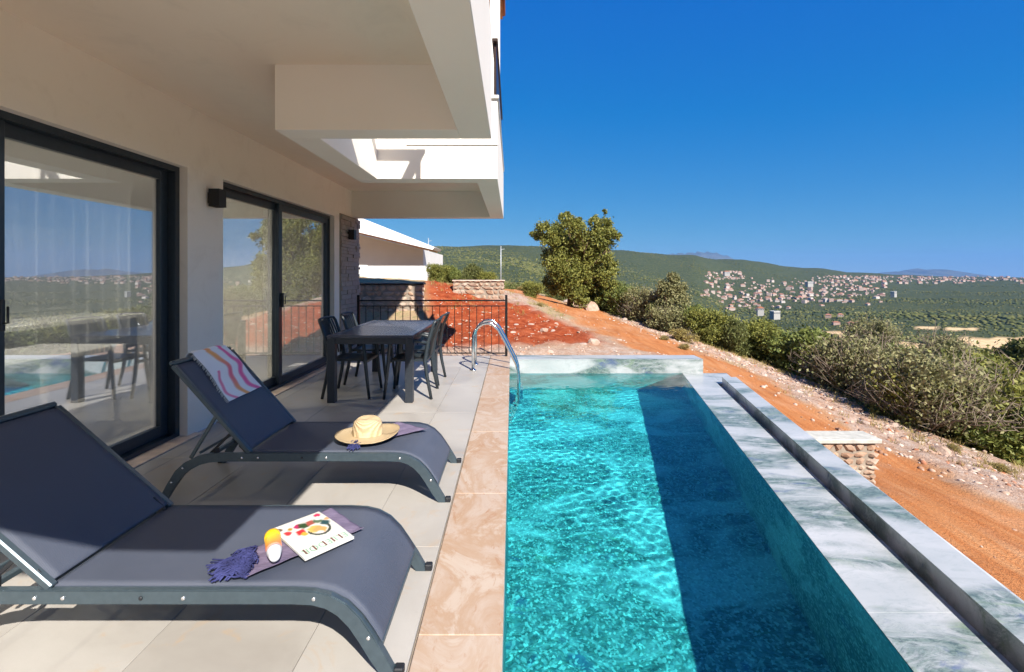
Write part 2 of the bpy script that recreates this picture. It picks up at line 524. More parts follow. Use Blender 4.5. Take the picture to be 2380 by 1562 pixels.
NEAR = [(4.1,3.76,-1.0),(4.5,6.1,-1.05),(4.4,7.9,-.9),(4.2,9.96,-.6),(3.4,12.05,-.25),(2.35,16.1,0),(1.07,23.7,.2),(.2,26.5,.35),
 (6.8,8.2,-1.3),(7.5,6.9,-1.5),(6.9,14.8,-.95),(6.8,9.2,-1.2),(4.4,15.5,-.3),(3.45,18,0),(10,8,-2.2),(12,12,-2.6),(10,16,-2.0),
 (14,6,-3),(8,20,-1.6),(6,3,-1.45),(10,2,-2.6),(1.5,8.7,-.12),(0,8.8,-.1),(3.5,8.6,-.32),(2,10,-.02),(0,10,.04),(-1,11,.10),(-1,14.2,.62),(0,16,.75),(-1,12.5,.35),
 (-3,14,1.18),(-5,13.6,1.2),(-3,9.3,0),(-3,12.2,.30),(-5,12.2,.3),(-4,14,1.17),(-4,16,1.2),(-7,14,1.2),(-7,17,1.25),(-4,18.5,1.27),(-9,12.5,1.0),(-2,9,0),(-1,9,0),(.8,14,.5),(1,11,.06),(2,13,.08),(-6,20,1.35),(-3,20,1.3),(0,20,.6),
 (0,28,.5),(-8,28,1.6),(-5,5,-.5),(-5,0,-.5),(-2,2,-.6),(-2,-5,-.7),(3.4,0,-1.15),(5,-5,-1.5),(8,-5,-2.4),(0,5,-.5),(5,26,-.6),(12,24,-3.2),(18,16,-4.2),(18,4,-4.4),(-12,10,1.0),(-12,24,1.8),(-12,-8,-.4)]
_N = np.array(NEAR)
def _tps(r2): return 0.5 * r2 * np.log(r2 + 1e-9)
_d = ((_N[:, None, :2] - _N[None, :, :2]) ** 2).sum(-1)
_K = _tps(_d) + np.eye(len(_N)) * 0.35
_Pm = np.c_[np.ones(len(_N)), _N[:, :2]]
_A = np.block([[_K, _Pm], [_Pm.T, np.zeros((3, 3))]])
_w = np.linalg.solve(_A, np.r_[_N[:, 2], np.zeros(3)])
def z_near(x, y):
    sh = np.shape(x); x = np.ravel(x); y = np.ravel(y)
    out = np.empty(len(x))
    for i in range(0, len(x), 20000):
        xs, ys = x[i:i + 20000], y[i:i + 20000]
        d = (xs[:, None] - _N[None, :, 0]) ** 2 + (ys[:, None] - _N[None, :, 1]) ** 2
        out[i:i + 20000] = _tps(d) @ _w[:-3] + _w[-3] + _w[-2] * xs + _w[-1] * ys
    return out.reshape(sh)

def zc(pairs):   # (distance, height) or (distance, 'p', picture row)
    return [(p[0], p[1] if len(p) == 2 else CAMZ - (p[2] - 639) * p[0] / FPX) for p in pairs]
COLS = [
 (860, zc([(20,1.3),(30,1.2),(60,1.5),(120,0.),(300,-4.),(700,10.),(1200,50.),(1700,95.),(2200,85.),(3000,30.),(9000,-60.)])),
 (1040, zc([(20,1.1),(30,1.0),(60,0.3),(120,-2.),(300,-6.),(700,2.),(1200,'p',604),(1800,'p',571),(2400,90.),(3200,20.),(9000,-60.)])),
 (1190, zc([(20,.5),(30,.5),(60,-1.),(120,-4.),(300,-9.),(700,-6.),(1200,'p',604),(1800,'p',567),(2400,85.),(3200,20.),(9000,-60.)])),
 (1440, zc([(15,-.2),(20,-.2),(30,-.8),(60,-3.5),(120,-9.),(250,-20.),(500,-34.),(900,'p',690),(1400,'p',634),(1900,'p',577),(2500,75.),(3300,10.),(9000,-60.)])),
 (1600, zc([(15,-.8),(20,-1.2),(30,-2.2),(60,-6.),(120,-16.),(250,-35.),(500,-58.),(900,'p',720),(1400,'p',655),(2000,'p',588),(2600,60.),(3400,0.),(9000,-60.)])),
 (1700, zc([(15,-1.1),(20,-1.6),(30,-3.),(60,-8.),(120,-22.),(250,-45.),(500,-75.),(900,'p',745),(1400,'p',690),(1800,'p',640),(2200,'p',598),(2800,50.),(3600,0.),(9000,-60.)])),
 (1900, zc([(15,-1.5),(20,-2.2),(30,-3.6),(60,-9.5),(120,-25.),(250,-52.),(450,-70.),(900,'p',735),(1400,'p',690),(1900,'p',648),(2400,'p',621),(3000,20.),(3800,-10.),(9000,-60.)])),
 (2000, zc([(15,-2.),(20,-2.8),(30,-4.2),(60,-11.),(120,-27.),(250,-55.),(450,-70.),(900,'p',728),(1400,'p',684),(1900,'p',655),(2500,'p',633),(3200,0.),(4200,-20.),(9000,-60.)])),
 (2130, zc([(15,-2.45),(20,-3.2),(30,-4.7),(60,-12.),(120,-28.),(250,-56.),(430,-70.),(560,-68.),(900,'p',722),(1400,'p',684),(2000,'p',655),(2700,'p',640),(3400,-8.),(9000,-60.)])),
 (2250, zc([(15,-2.8),(20,-3.6),(30,-5.2),(60,-13.),(120,-29.),(250,-56.),(430,-70.),(560,-67.),(900,'p',715),(1400,'p',680),(2000,'p',652),(2900,'p',644),(3600,-22.),(9000,-60.)])),
 (2400, zc([(15,-3.2),(20,-4.2),(30,-6.),(60,-14.),(120,-30.),(250,-57.),(430,-70.),(560,-66.),(900,'p',710),(1400,'p',676),(2000,'p',650),(3000,'p',645),(3800,-25.),(9000,-60.)])),
]
_th = np.array([math.atan2(c[0] - 1191, FPX) for c in COLS])
_LG = np.linspace(math.log(12), math.log(9000), 160)
_TAB = np.array([np.interp(_LG, np.log([p[0] for p in c[1]]), [p[1] for p in c[1]]) for c in COLS])
_ker = np.array([1, 2, 3, 2, 1.]) / 9
_TAB = np.array([np.convolve(np.pad(r_, 2, mode='edge'), _ker, 'valid') for r_ in _TAB])
def z_far(x, y):
    r = np.hypot(x, y); th = np.arctan2(x, y)
    tc = np.clip(th, _th[0], _th[-1])
    Y = r * np.cos(tc)
    f = (np.log(np.maximum(Y, 12.01)) - _LG[0]) / (_LG[1] - _LG[0])
    f = np.clip(f, 0, len(_LG) - 1.001); i = f.astype(int); f = f - i
    j = np.clip(np.searchsorted(_th, tc) - 1, 0, len(_th) - 2)
    g = (tc - _th[j]) / (_th[j + 1] - _th[j]); g = np.clip(g, 0, 1); g = g * g * (3 - 2 * g)
    a = _TAB[j, i] * (1 - f) + _TAB[j, i + 1] * f
    b = _TAB[j + 1, i] * (1 - f) + _TAB[j + 1, i + 1] * f
    z = a * (1 - g) + b * g
    amp = np.clip((r - 60) / 900, 0, 1)
    z = z + amp * (3.0 * np.sin(x * .011 + 1.3) * np.sin(y * .009 + .4) + 1.6 * np.sin(x * .031 + y * .017) + 1.0 * np.sin(y * .043 - x * .021))
    return z
def lumps(x, y):
    return (.035 * np.sin(x * 2.3 + 1.1 * np.sin(y * 1.7)) * np.sin(y * 2.1 + .8) + .018 * np.sin(x * 6.1 + y * 3.3) * np.sin(y * 5.2 - x * 2.2)
            + .010 * np.sin(x * 13.7 + 2 * np.sin(y * 7)) * np.sin(y * 12.1))
def height(x, y):
    x = np.asarray(x, float); y = np.asarray(y, float)
    r = np.hypot(x, y)
    t = np.clip((r - 16) / 16, 0, 1); t = t * t * (3 - 2 * t)
    return z_near(x, y) * (1 - t) + z_far(x, y) * t + lumps(x, y)
def hz(x, y): return float(height(np.array([x]), np.array([y]))[0])

def pix(px, py, y0=4.0, y1=6000.0):
    """where the ray through a picture point meets the terrain"""
    Y = np.exp(np.linspace(math.log(y0), math.log(y1), 1500))
    X = (px - 1191) * Y / FPX; Z = CAMZ - (py - 639) * Y / FPX
    H = height(X, Y)
    k = np.nonzero(Z <= H)[0]
    i = k[0] if len(k) else len(Y) - 1
    return Vector((X[i], Y[i], H[i]))

def seg_dist(x, y, pl):
    d = np.full(np.shape(x), 1e9)
    for (ax, ay), (bx_, by) in zip(pl[:-1], pl[1:]):
        vx, vy = bx_ - ax, by - ay
        t = np.clip(((x - ax) * vx + (y - ay) * vy) / (vx * vx + vy * vy), 0, 1)
        d = np.minimum(d, np.hypot(x - ax - t * vx, y - ay - t * vy))
    return d
def in_poly(x, y, P):
    c = np.zeros(np.shape(x), bool)
    n = len(P)
    for i in range(n):
        (x1, y1), (x2, y2) = P[i], P[(i + 1) % n]
        if y1 == y2: continue
        cond = ((y1 > y) != (y2 > y)) & (x < (x2 - x1) * (y - y1) / (y2 - y1) + x1)
        c ^= cond
    return c

ROAD = [(5.2, -8), (4.6, 0), (4.7, 3.5), (5.0, 6.1), (4.9, 7.9), (4.4, 9.96), (3.5, 12.05), (2.55, 16.1), (1.25, 23.7), (.3, 26.5), (-.8, 30)]
VERGE_PX = [(1430, 722), (1500, 752), (1580, 785), (1660, 818), (1750, 848), (1830, 878), (1900, 908), (2000, 962), (2100, 1018), (2240, 1078), (2380, 1130)]
VERGE = [tuple(pix(*p)[:2]) for p in VERGE_PX]
VERGE = [(VERGE[-1][0] + 0, VERGE[-1][1] - 3.5)] [:0] + VERGE
RED_PX = [(1180, 806), (1405, 803), (1345, 765), (1285, 742), (1225, 712), (1130, 700), (1090, 660), (1000, 655), (985, 690), (1010, 815)]
RED = [tuple(pix(*p)[:2]) for p in RED_PX]

# ------------------------------------------------------------------ ground material
k = NT("ground_earth")
zn = k.n("ShaderNodeAttribute", attribute_name="zone")
fa = k.n("ShaderNodeAttribute", attribute_name="cover")
zs = k.n("ShaderNodeSeparateColor"); k.l(zn.outputs['Color'], zs.inputs[0])
fs = k.n("ShaderNodeSeparateColor"); k.l(fa.outputs['Color'], fs.inputs[0])
nA = k.noise(0.9, 6, 0.62); nB = k.noise(5.5, 6, 0.7); nC = k.noise(42, 4, 0.7)
nT = k.noise(2.2, 5, 0.65, vec=k.pos(scale=(2.6, 0.35, 1), rot=(0, 0, R(8))), dist=0.5)
scrub = k.ramp(nB, [(0.3, (0.30, 0.20, 0.12)), (0.5, (0.40, 0.29, 0.17)), (0.62, (0.22, 0.20, 0.09)), (0.8, (0.46, 0.36, 0.23))])
road = k.ramp(nT, [(0.28, (0.35, 0.118, 0.036)), (0.45, (0.44, 0.162, 0.054)), (0.58, (0.48, 0.20, 0.075)), (0.75, (0.51, 0.26, 0.12))])
road = k.mix(k.ramp(nC, [(0.35, 0.35), (0.6, 0)]), road, (0.34, 0.14, 0.065))
road = k.mix(k.ramp(k.noise(14, 5, 0.75), [(0.58, 0), (0.70, 0.3)]), road, (0.50, 0.33, 0.21))
road = k.mix(k.ramp(nA, [(0.5, 0.0), (0.75, 0.6)]), road, (0.50, 0.30, 0.18))
red = k.ramp(nB, [(0.28, (0.17, 0.030, 0.012)), (0.48, (0.30, 0.060, 0.020)), (0.62, (0.38, 0.10, 0.040)), (0.78, (0.42, 0.20, 0.12))])
rock = k.ramp(nB, [(0.3, (0.32, 0.18, 0.115)), (0.5, (0.44, 0.31, 0.235)), (0.7, (0.52, 0.43, 0.36))])
vo = k.n("ShaderNodeTexVoronoi", feature='DISTANCE_TO_EDGE'); vo.inputs['Scale'].default_value = 11.0
k.l(k.pos(), vo.inputs['Vector'])
rock = k.mix(k.ramp(vo.outputs['Distance'], [(0.0, 0.4), (0.10, 0.0)]), rock, (0.26, 0.14, 0.09))
base = k.mix(zs.outputs[2], scrub, rock)
base = k.mix(zs.outputs[0], base, road)
base = k.mix(zs.outputs[1], base, red)
fN = k.noise(0.02, 8, 0.7); fM = k.noise(0.11, 6, 0.7)
forest = k.ramp(fM, [(0.32, (0.026, 0.038, 0.018)), (0.5, (0.044, 0.056, 0.023)), (0.64, (0.080, 0.084, 0.036)), (0.78, (0.20, 0.15, 0.08))])
forest = k.mix(k.ramp(fN, [(0.4, 0), (0.7, 0.35)]), forest, (0.055, 0.066, 0.028))
sand = k.ramp(fM, [(0.3, (0.42, 0.24, 0.12)), (0.5, (0.60, 0.42, 0.22)), (0.7, (0.66, 0.50, 0.30))])
base = k.mix(fs.outputs[1], base, forest)
base = k.mix(fs.outputs[0], base, sand)
k.col(base); k.set(0.95, spec=0.1)
nD = k.noise(16, 6, 0.75)
k.bump(k.mix(0.4, nC, k.mix(0.5, nB, nD)), 0.9, 0.06)
MAT[k.m.name] = k.m

def smooth01(t): t = np.clip(t, 0, 1); return t * t * (3 - 2 * t)
def wob(x, y): return .18 * np.sin(x * 1.9 + y * 1.3) + .12 * np.sin(y * 3.7 - x * 2.9) + .07 * np.sin(x * 8.1 + y * 6.6) + .05 * np.sin(y * 15 + x * 11)
def zones(x, y):
    w = wob(x, y)
    road = 1 - smooth01((seg_dist(x, y, ROAD) - 1.35 + w) / 0.5)
    vg = 1 - smooth01((seg_dist(x, y, VERGE) - 0.75 + w) / 0.5)
    near = 1 - smooth01((np.hypot(x - 1.5, y - 10.5) - 2.2 + w) / 1.2)
    redm = in_poly(x + w * .5, y + w * .4, RED).astype(float)
    back = (1 - smooth01((y - 9.35 + w) / .3)) * (y > 8) * (x < 3.3)
    rock = np.maximum(vg, np.maximum(near * .7, back * .95))
    # pale rocky ground left of the road by the neighbour's walls
    rock = np.maximum(rock, (1 - smooth01((seg_dist(x, y, [(-.2, 13), (-.3, 20)]) - .7 + w) / .6)))
    return road * (1 - vg), redm, rock
SAND = [((1905, 768), (1960, 772), (2060, 790), (2150, 800), (2200, 815), (2160, 830), (2060, 806), (1960, 792)),
        ((2180, 785), (2400, 785), (2400, 830), (2300, 822), (2240, 800)),
        ((2120, 757), (2180, 760), (2178, 766), (2120, 763)), ((2200, 762), (2280, 764), (2280, 770), (2200, 768))]
SANDW = [[tuple(pix(a, b, 150)[:2]) for a, b in P] for P in SAND]
def cover(x, y):
    r = np.hypot(x, y)
    forest = smooth01((r - 26) / 25)
    sand = np.zeros(np.shape(x))
    for P in SANDW:
        sand = np.maximum(sand, in_poly(x + 3 * np.sin(y * .1), y, P).astype(float))
    return sand, forest

def add_attr(me, name, cols):
    a = me.attributes.new(name, 'FLOAT_COLOR', 'POINT')
    a.data.foreach_set("color", np.ascontiguousarray(cols, dtype=np.float32).ravel())

def ground_piece(name, V, F, Z, Cv, kind='structure'):
    used = np.unique(F); re = np.full(len(V), -1); re[used] = np.arange(len(used))
    me = np_mesh(name, V[used], re[F], "ground_earth", True)
    add_attr(me, "zone", Z[used]); add_attr(me, "cover", Cv[used])
    o = mesh_obj(name, me); prop(o, kind=kind); return o

xs = np.arange(-18, 21.01, 0.15); ys = np.arange(-9, 34.01, 0.15)
GX, GY = np.meshgrid(xs, ys)
GZ = height(GX, GY)
# gravelly relief on the verge and the heap of red soil
ro, rd, rk = zones(GX, GY)
GZ = GZ + rk * .05 * np.abs(np.sin(GX * 5.3 + np.sin(GY * 4)) * np.sin(GY * 6.1)) + rd * .05 * np.sin(GX * 7.7 + GY * 3) * np.sin(GY * 8.3)
def blur(a):
    for _ in range(2):
        a = (a + np.roll(a, 1, 0) + np.roll(a, -1, 0) + np.roll(a, 1, 1) + np.roll(a, -1, 1)) / 5
    return a
rd_b = blur(rd)
sd, fo = cover(GX, GY)
V = np.c_[GX.ravel(), GY.ravel(), GZ.ravel()]
Z = np.c_[ro.ravel(), rd_b.ravel(), rk.ravel(), np.ones(GX.size)]
Cv = np.c_[sd.ravel(), fo.ravel(), fo.ravel() * 0, np.ones(GX.size)]
ny, nx = GX.shape
idx = np.arange(nx * ny).reshape(ny, nx)
F = np.stack([idx[:-1, :-1], idx[:-1, 1:], idx[1:, 1:], idx[1:, :-1]], -1).reshape(-1, 4)
cx = V[F].mean(1)
hole = (cx[:, 1] < 8.12) & (cx[:, 1] > -2.9) & (cx[:, 0] > -8.2) & (cx[:, 0] < 1.82 + .2009 * cx[:, 1])
far_r = np.hypot(cx[:, 0], cx[:, 1])
keep = ~hole
F = F[keep]; cx = cx[keep]
fr = Z[F, 0].mean(1) > .5; fd = (Z[F, 1].mean(1) > .5)
ground_piece("dirt_road", V, F[fr & ~fd], Z, Cv)
ground_piece("red_soil", V, F[fd], Z, Cv)
ground_piece("ground", V, F[~fr & ~fd], Z, Cv)
# far terrain: rings around the place, out to the hills
rr = np.exp(np.linspace(math.log(17.5), math.log(9000), 230)); tt = np.radians(np.linspace(-180, 180, 721))
RR, TT = np.meshgrid(rr, tt, indexing='ij')
FX, FY = RR * np.sin(TT), RR * np.cos(TT)
FZ = height(FX, FY)
inside = (FX > -17.8) & (FX < 20.8) & (FY > -8.8) & (FY < 33.8)
V = np.c_[FX.ravel(), FY.ravel(), FZ.ravel()]
a, b_, c_ = zones(FX, FY); a[RR > 45] = 0; b_[RR > 30] = 0; c_[RR > 45] = 0
Z = np.c_[a.ravel(), b_.ravel(), c_.ravel(), np.ones(FX.size)]
sd, fo = cover(FX, FY)
Cv = np.c_[sd.ravel(), fo.ravel(), fo.ravel() * 0, np.ones(FX.size)]
idx = np.arange(FX.size).reshape(FX.shape)
F = np.stack([idx[:-1, :-1], idx[1:, :-1], idx[1:, 1:], idx[:-1, 1:]], -1).reshape(-1, 4)
ins = inside.ravel()[F].all(1)
ground_piece("hills", V, F[~ins], Z, Cv)

# distant blue mountains: real ridges standing 14-20 km away
def mountain(name, px0, px1, ridge, Y, depth):
    n = 60
    pxs = np.linspace(px0, px1, n)
    top = np.interp(pxs, [p[0] for p in ridge], [p[1] for p in ridge])
    vs, fs_ = [], []
    for i, (p, t) in enumerate(zip(pxs, top)):
        for j in range(9):
            f = j / 8 * 2 - 1
            yy = Y + f * depth
            zt = CAMZ - (t - 639) * Y / FPX + 12 * math.sin(i * 1.7) + 8 * math.sin(i * 3.1)
            z = -60 + (zt + 60) * max(0, 1 - abs(f) ** 1.3) + 30 * math.sin(i * .9 + j * 2) * (1 - abs(f)) * .6
            vs.append(((p - 1191) * Y / FPX, yy, z))
    for i in range(n - 1):
        for j in range(8):
            a = i * 9 + j; fs_.append((a, a + 9, a + 10, a + 1))
    o = mesh_obj(name, np_mesh(name, vs, fs_, "mountain_rock", True)); prop(o, kind='structure')
k = NT("mountain_rock"); k.col(k.ramp(k.noise(0.004, 6), [(0.3, (0.06, 0.075, 0.07)), (0.7, (0.12, 0.13, 0.12))])); k.set(0.95, spec=0.05); MAT[k.m.name] = k.m
mountain("mountain", 1540, 1720, [(1540, 640), (1552, 592), (1575, 589), (1595, 589), (1625, 586), (1660, 587), (1690, 596), (1720, 640)], 12500, 1500)
mountain("mountain", 2035, 2250, [(2035, 645), (2062, 635), (2085, 632), (2105, 638), (2122, 628), (2138, 626), (2154, 632), (2172, 625), (2190, 632), (2215, 640), (2250, 646)], 11500, 1500)

# ------------------------------------------------------------------ swimming pool
XA = lambda y: 1.282 + .2009 * y      # water's edge at the overflow side
XB = lambda y: 1.766 + .2009 * y      # foot of the outer rim
XS = lambda y: 1.697 + .2009 * y      # edge of the overflow strip; a narrow gutter lies between
XD = lambda y: 1.977 + .2009 * y      # outside of the rim
ZW, ZS, ZR, ZF = -.238, -.235, -.137, -1.335
Y0, Y1 = -1.8, 7.9
pool = empty("swimming_pool", (1.2, 3, ZF), "long overflow swimming pool lined with green veined marble tiles beside the terrace", "pool")
def poly_block(name, mat, pts, z0, z1, bev=0.0, parent=pool):
    return B().prism(pts, z0, z1, bev, 'XY').obj(name, mat, parent)
poly_block("pool_floor", "pool_marble_submerged", [(-.4, Y0 - .3), (XB(Y0), Y0 - .3), (XB(Y1) + .2, Y1 + .4), (-.4, Y1 + .4)], ZF - .2, ZF)
bx("pool_wall", "pool_marble_submerged", pool, -.372, -.038, Y0 - .3, Y1, ZF + .001, -.022)
bx("pool_wall", "pool_marble", pool, -.372, 3.22, Y1, Y1 + .4, ZF + .001, -.014)
bx("pool_wall", "pool_marble_submerged", pool, -.037, XB(Y0), Y0 - .3, Y0, ZF + .001, -.014)
poly_block("pool_wall", "pool_marble_submerged", [(XA(Y0), Y0 + .001), (XS(Y0) - .001, Y0 + .001), (XS(Y1) - .001, Y1 - .001), (XA(Y1), Y1 - .001)], ZF + .001, ZS - .012)
poly_block("gutter", "pool_marble", [(XS(Y0), Y0 + .002), (XB(Y0) - .001, Y0 + .002), (XB(7.15) - .001, 7.15), (XS(7.15), 7.15)], ZF + .001, ZS - .04)
poly_block("pool_wall", "pool_marble", [(XS(7.152), 7.152), (XB(7.152) - .001, 7.152), (XB(Y1) - .001, Y1 - .002), (XS(Y1), Y1 - .002)], ZF + .001, ZS - .0005)
poly_block("pool_rim", "rim_marble", [(XB(Y0), Y0 - .3), (XD(Y0), Y0 - .3), (XD(7.15), 7.15), (XB(7.15), 7.15)], -2.6, ZR - .012)
poly_block("pool_rim", "rim_marble", [(XB(7.152), 7.152), (XD(7.152), 7.152), (XD(Y1) + .05, Y1 - .001), (XB(Y1), Y1 - .001)], -2.6, ZS - .012)
def tiles_along(fa, fb, ya, yb, z, step, mat, first):
    ye = [ya] + [first + i * step for i in range(-20, 30) if ya + .05 < first + i * step < yb - .05] + [yb]
    for p, q in zip(ye[:-1], ye[1:]):
        p += .0004; q -= .0004
        poly_block("tile", mat, [(fa(p) + .001, p), (fb(p) - .001, p), (fb(q) - .001, q), (fa(q) + .001, q)], z - .012, z, .0006)
tiles_along(XA, XS, Y0, Y1, ZS, 1.2, "pool_marble", 2.3)
tiles_along(lambda y: XB(y) - .004, lambda y: XD(y) + .004, Y0 - .3, 7.15, ZR, 1.2, "pool_marble", 2.1)
tiles_along(XB, lambda y: XD(y) + .05, 7.152, Y1, ZS, 2.0, "pool_marble", 0)
for i in range(3):
    xa = -.035 + i * 1.085
    bx("tile", "pool_marble", pool, xa + .001, xa + 1.084, Y1 - .004, Y1 + .404, -.0138, 0, .0015)
ye = [-2.1] + [1.85 + 1.2 * i for i in range(-3, 6)] + [8.3]
for p, q in zip(ye[:-1], ye[1:]):
    bx("tile", "coping_travertine", pool, -.370, -.036, p + .0012, q - .0012, -.0218, 0, .003)

# the water body with real ripples
nu, nv = 110, 520
U, Wv = np.meshgrid(np.linspace(0, 1, nu + 1), np.linspace(0, 1, nv + 1), indexing='ij')
WY = (Y0 - .005) + Wv * (Y1 + .01 - Y0)
WX = -.043 + U * (1.282 + .2009 * WY + .004 + .043)
WZ = np.full(WX.shape, ZW)
wr = np.random.default_rng(3)
for _ in range(26):
    lam = wr.uniform(.055, .12); th_ = wr.uniform(0, 2 * PI); kk = 2 * PI / lam
    WZ = WZ + .00050 * lam * np.sin(kk * (WX * math.cos(th_) + WY * math.sin(th_)) + wr.uniform(0, 6.28)) * (1.0 + .6 * np.sin(WY * 1.3 + WX * 2))
for _ in range(40):
    lam = wr.uniform(.075, .55) if _ > 6 else wr.uniform(.5, 1.1); th_ = wr.uniform(0, 2 * PI); kk = 2 * PI / lam
    WZ = WZ + .00026 * lam ** 1.0 * np.sin(kk * (WX * math.cos(th_) + WY * math.sin(th_)) + wr.uniform(0, 6.28)) * (1.0 + .5 * np.sin(WY * .9 + WX))
V = np.c_[WX.ravel(), WY.ravel(), WZ.ravel()]
idx = np.arange(V.shape[0]).reshape(nu + 1, nv + 1)
F = np.stack([idx[:-1, :-1], idx[1:, :-1], idx[1:, 1:], idx[:-1, 1:]], -1).reshape(-1, 4)
water = mesh_obj("pool_water", np_mesh("pool_water", V, F[:, ::-1] if False else F, "pool_water", True)); prop(water, kind='structure')
try:
    water.cycles.is_caustics_caster = True
    for o in bpy.data.objects:
        if o.parent is pool and o.name.startswith(("pool_floor", "pool_wall")): o.cycles.is_caustics_receiver = True
except Exception as e:
    print("caustics flags", e)

# ------------------------------------------------------------------ terrace
terr = bx("terrace_floor", "mortar", None, -2.84, -.379, -3.0, 8.25, -.6, -.0215); prop(terr, kind='structure')
xe = [-2.839, -2.617, -2.007, -1.397, -.787, -.376]
for i, (p, q) in enumerate(zip(xe[:-1], xe[1:])):
    yy = -3.0
    ye = [-3.0] + [-2.35 + 1.2 * j for j in range(0, 9)] + [8.25]
    for a_, b_ in zip(ye[:-1], ye[1:]):
        bx("tile", "terrace_tile", terr, p + .0012, q - .0012 - (.003 if i == 4 else 0), a_ + .0012, b_ - .0012, -.0213, 0, .0015)
bx("coping_bed", "mortar", terr, -.3785, -.3725, -3.0, 8.25, -.6, -.012)

# ------------------------------------------------------------------ villa
XW = -2.84
villa = empty("villa", (XW, 3, 0), "cream rendered villa with large sliding doors and balconies over the terrace", "house")
pc = "plaster_cream"; pw = "plaster_white"
HT = 2.36
wl = B()
for (ya, yb, za, zb) in [(-3, 1.2, 0, HT), (4.106, 4.61, 0, HT), (7.5, 8.65, 0, HT), (-3, 8.65, HT, 3.1)]:
    wl.box(XW - .3, XW, ya, yb, za + (0.0005 if za else 0), zb)
wl.obj("wall", "plaster_wall", villa)
bx("wall", pc, villa, -8.2, XW - .3005, 8.4, 8.65, 0, 3.1)
bx("wall", pc, villa, -8.2, XW - .3005, -3.0, -2.8, 0, 3.1)
bx("upper_wall", pw, villa, -8.2, XW - .02, -.6, 8.4, 3.101, 6.38)
ZC, ZB, ZP = 2.90, 2.44, 3.29
o = B()
o.box(XW + .0005, -.3875, -.1195, 3.2995, ZC, 3.1)
o.obj("soffit", pc, villa)
B().box(XW + .0005, -1.6705, 3.30, 5.1995, ZC, 3.1).obj("soffit", pc, villa)
B().box(XW + .0005, -.3875, 5.2, 8.2995, ZC, 3.1).obj("soffit", pc, villa)
def beam(x0, x1, y0, y1, zt=ZP): bx("beam", "plaster_beam", villa, x0, x1, y0, y1, ZB, zt, .004)
k = NT("plaster_beam")
n1 = k.noise(0.7, 5); n2 = k.noise(200, 3, 0.7)
k.col(k.mix(k.ramp(n1, [(0.35, 0), (0.7, 1)]), (0.80, 0.745, 0.67), (0.85, 0.80, 0.73)))
k.set(0.85, spec=0.2); k.bump(n2, 0.2, 0.003); MAT[k.m.name] = k.m
beam(-.387, -.155, -.35, 3.52)
beam(XW + .001, -.388, -.35, -.12)
beam(-1.67, -.388, 3.30, 3.52)
beam(-1.67, -1.437, 3.521, 4.989)
beam(-1.67, -.155, 4.99, 5.20)
beam(-.387, -.155, 5.201, 8.30)
beam(XW + .001, -.155, 8.301, 8.52)
bx("drip_trim", "plaster_beam", villa, -1.12, -.150, 4.975, 4.9895, 2.80, 2.86, .002)
# parapet cappings, railings
rail = empty("balcony_railing", (-.25, 1.5, ZP), "dark bronze handrail on posts around the nearer upper balcony", "railing")
bx("handrail", "bronze_rail", rail, -.33, -.22, -.3, 3.50, 4.14, 4.19, .01)
bx("handrail", "bronze_rail", rail, -1.66, -.331, 3.39, 3.50, 4.14, 4.19, .01)
for (x, y) in [(-.275, .0), (-.275, 1.2), (-.275, 2.35), (-.275, 3.44), (-1.2, 3.44)]:
    bx("post", "bronze_rail", rail, x - .02, x + .02, y - .02, y + .02, ZP - .002, 4.142)
rail2 = empty("balcony_railing", (-.2, 6.5, ZP), "dark brown solid panel railing on the far upper balcony", "railing")
bx("panel", "bronze_rail", rail2, -.215, -.185, 5.55, 8.25, ZP - .002, 4.16, .004)
bx("handrail", "bronze_rail", rail2, -.235, -.165, 5.5, 8.3, 4.161, 4.20, .006)
bx("capping", "white_trim", rail2, -.40, -.14, 4.96, 8.5, ZP + .0005, ZP + .035, .004)
# roof with a wooden eave
roof = bx("roof", "wood_orange", villa, -8.5, -.18, -.8, 9.1, 6.38, 6.48)
bx("roof_tiles", "roof_tile_red", villa, -8.6, -.13, -.85, 9.2, 6.481, 6.62, .02)
bx("pillar", pw, villa, -.36, -.20, 7.7, 7.9, ZP + .036, 6.379)

def sliding_door(ya, yb, mul, panes, handles):
    XF = XW - .07
    fr = B()
    fr.box(XF - .09, XF, ya, ya + .05, .0125, HT); fr.box(XF - .09, XF, yb - .05, yb, .0125, HT)
    fr.box(XF - .09, XF, ya + .0505, yb - .0505, HT - .045, HT); fr.box(XF - .09, XF, ya + .0505, yb - .0505, .0125, .045)
    d = fr.obj("sliding_door", "anthracite_frame", villa)
    for i, (p, q, off) in enumerate(panes):
        s = B(); x0, x1 = XF - .06 - off, XF - .012 - off
        w = .085
        s.box(x0, x1, p, p + w, .046, HT - .046, .004); s.box(x0, x1, q - w, q, .046, HT - .046, .004)
        s.box(x0, x1, p + w, q - w, .046, .14, .003); s.box(x0, x1, p + w, q - w, HT - .13, HT - .046, .003)
        s.obj("sash", "anthracite_frame", d)
        bx("pane", "door_glass", d, x0 + .02, x0 + .028, p + w - .004, q - w + .004, .137, HT - .127)
        if (ya < 2) or i == 1:
            bx("insect_screen", "insect_screen", d, x0 + .006, x0 + .0068, p + w - .002, q - w + .002, .139, HT - .129)
    for (y, z) in handles:
        hh = B().box(XF - .012, XF + .022, y - .012, y + .012, z - .09, z + .09, .004).tube([(XF + .024, y, z - .045), (XF + .045, y, z - .045), (XF + .045, y, z + .05)], .006)
        hh.obj("handle", "black_plastic", d)
    return d
sliding_door(1.2, 4.105, 2.66, [(1.25, 2.71, 0), (2.62, 4.052, .0505)][:0] + [(1.252, 2.705, 0), (2.62, 4.053, .051)], [(2.665, 1.19)])
sliding_door(4.612, 7.498, 5.9, [(4.664, 5.98, .051), (5.88, 7.446, 0)], [(5.93, 1.1)])
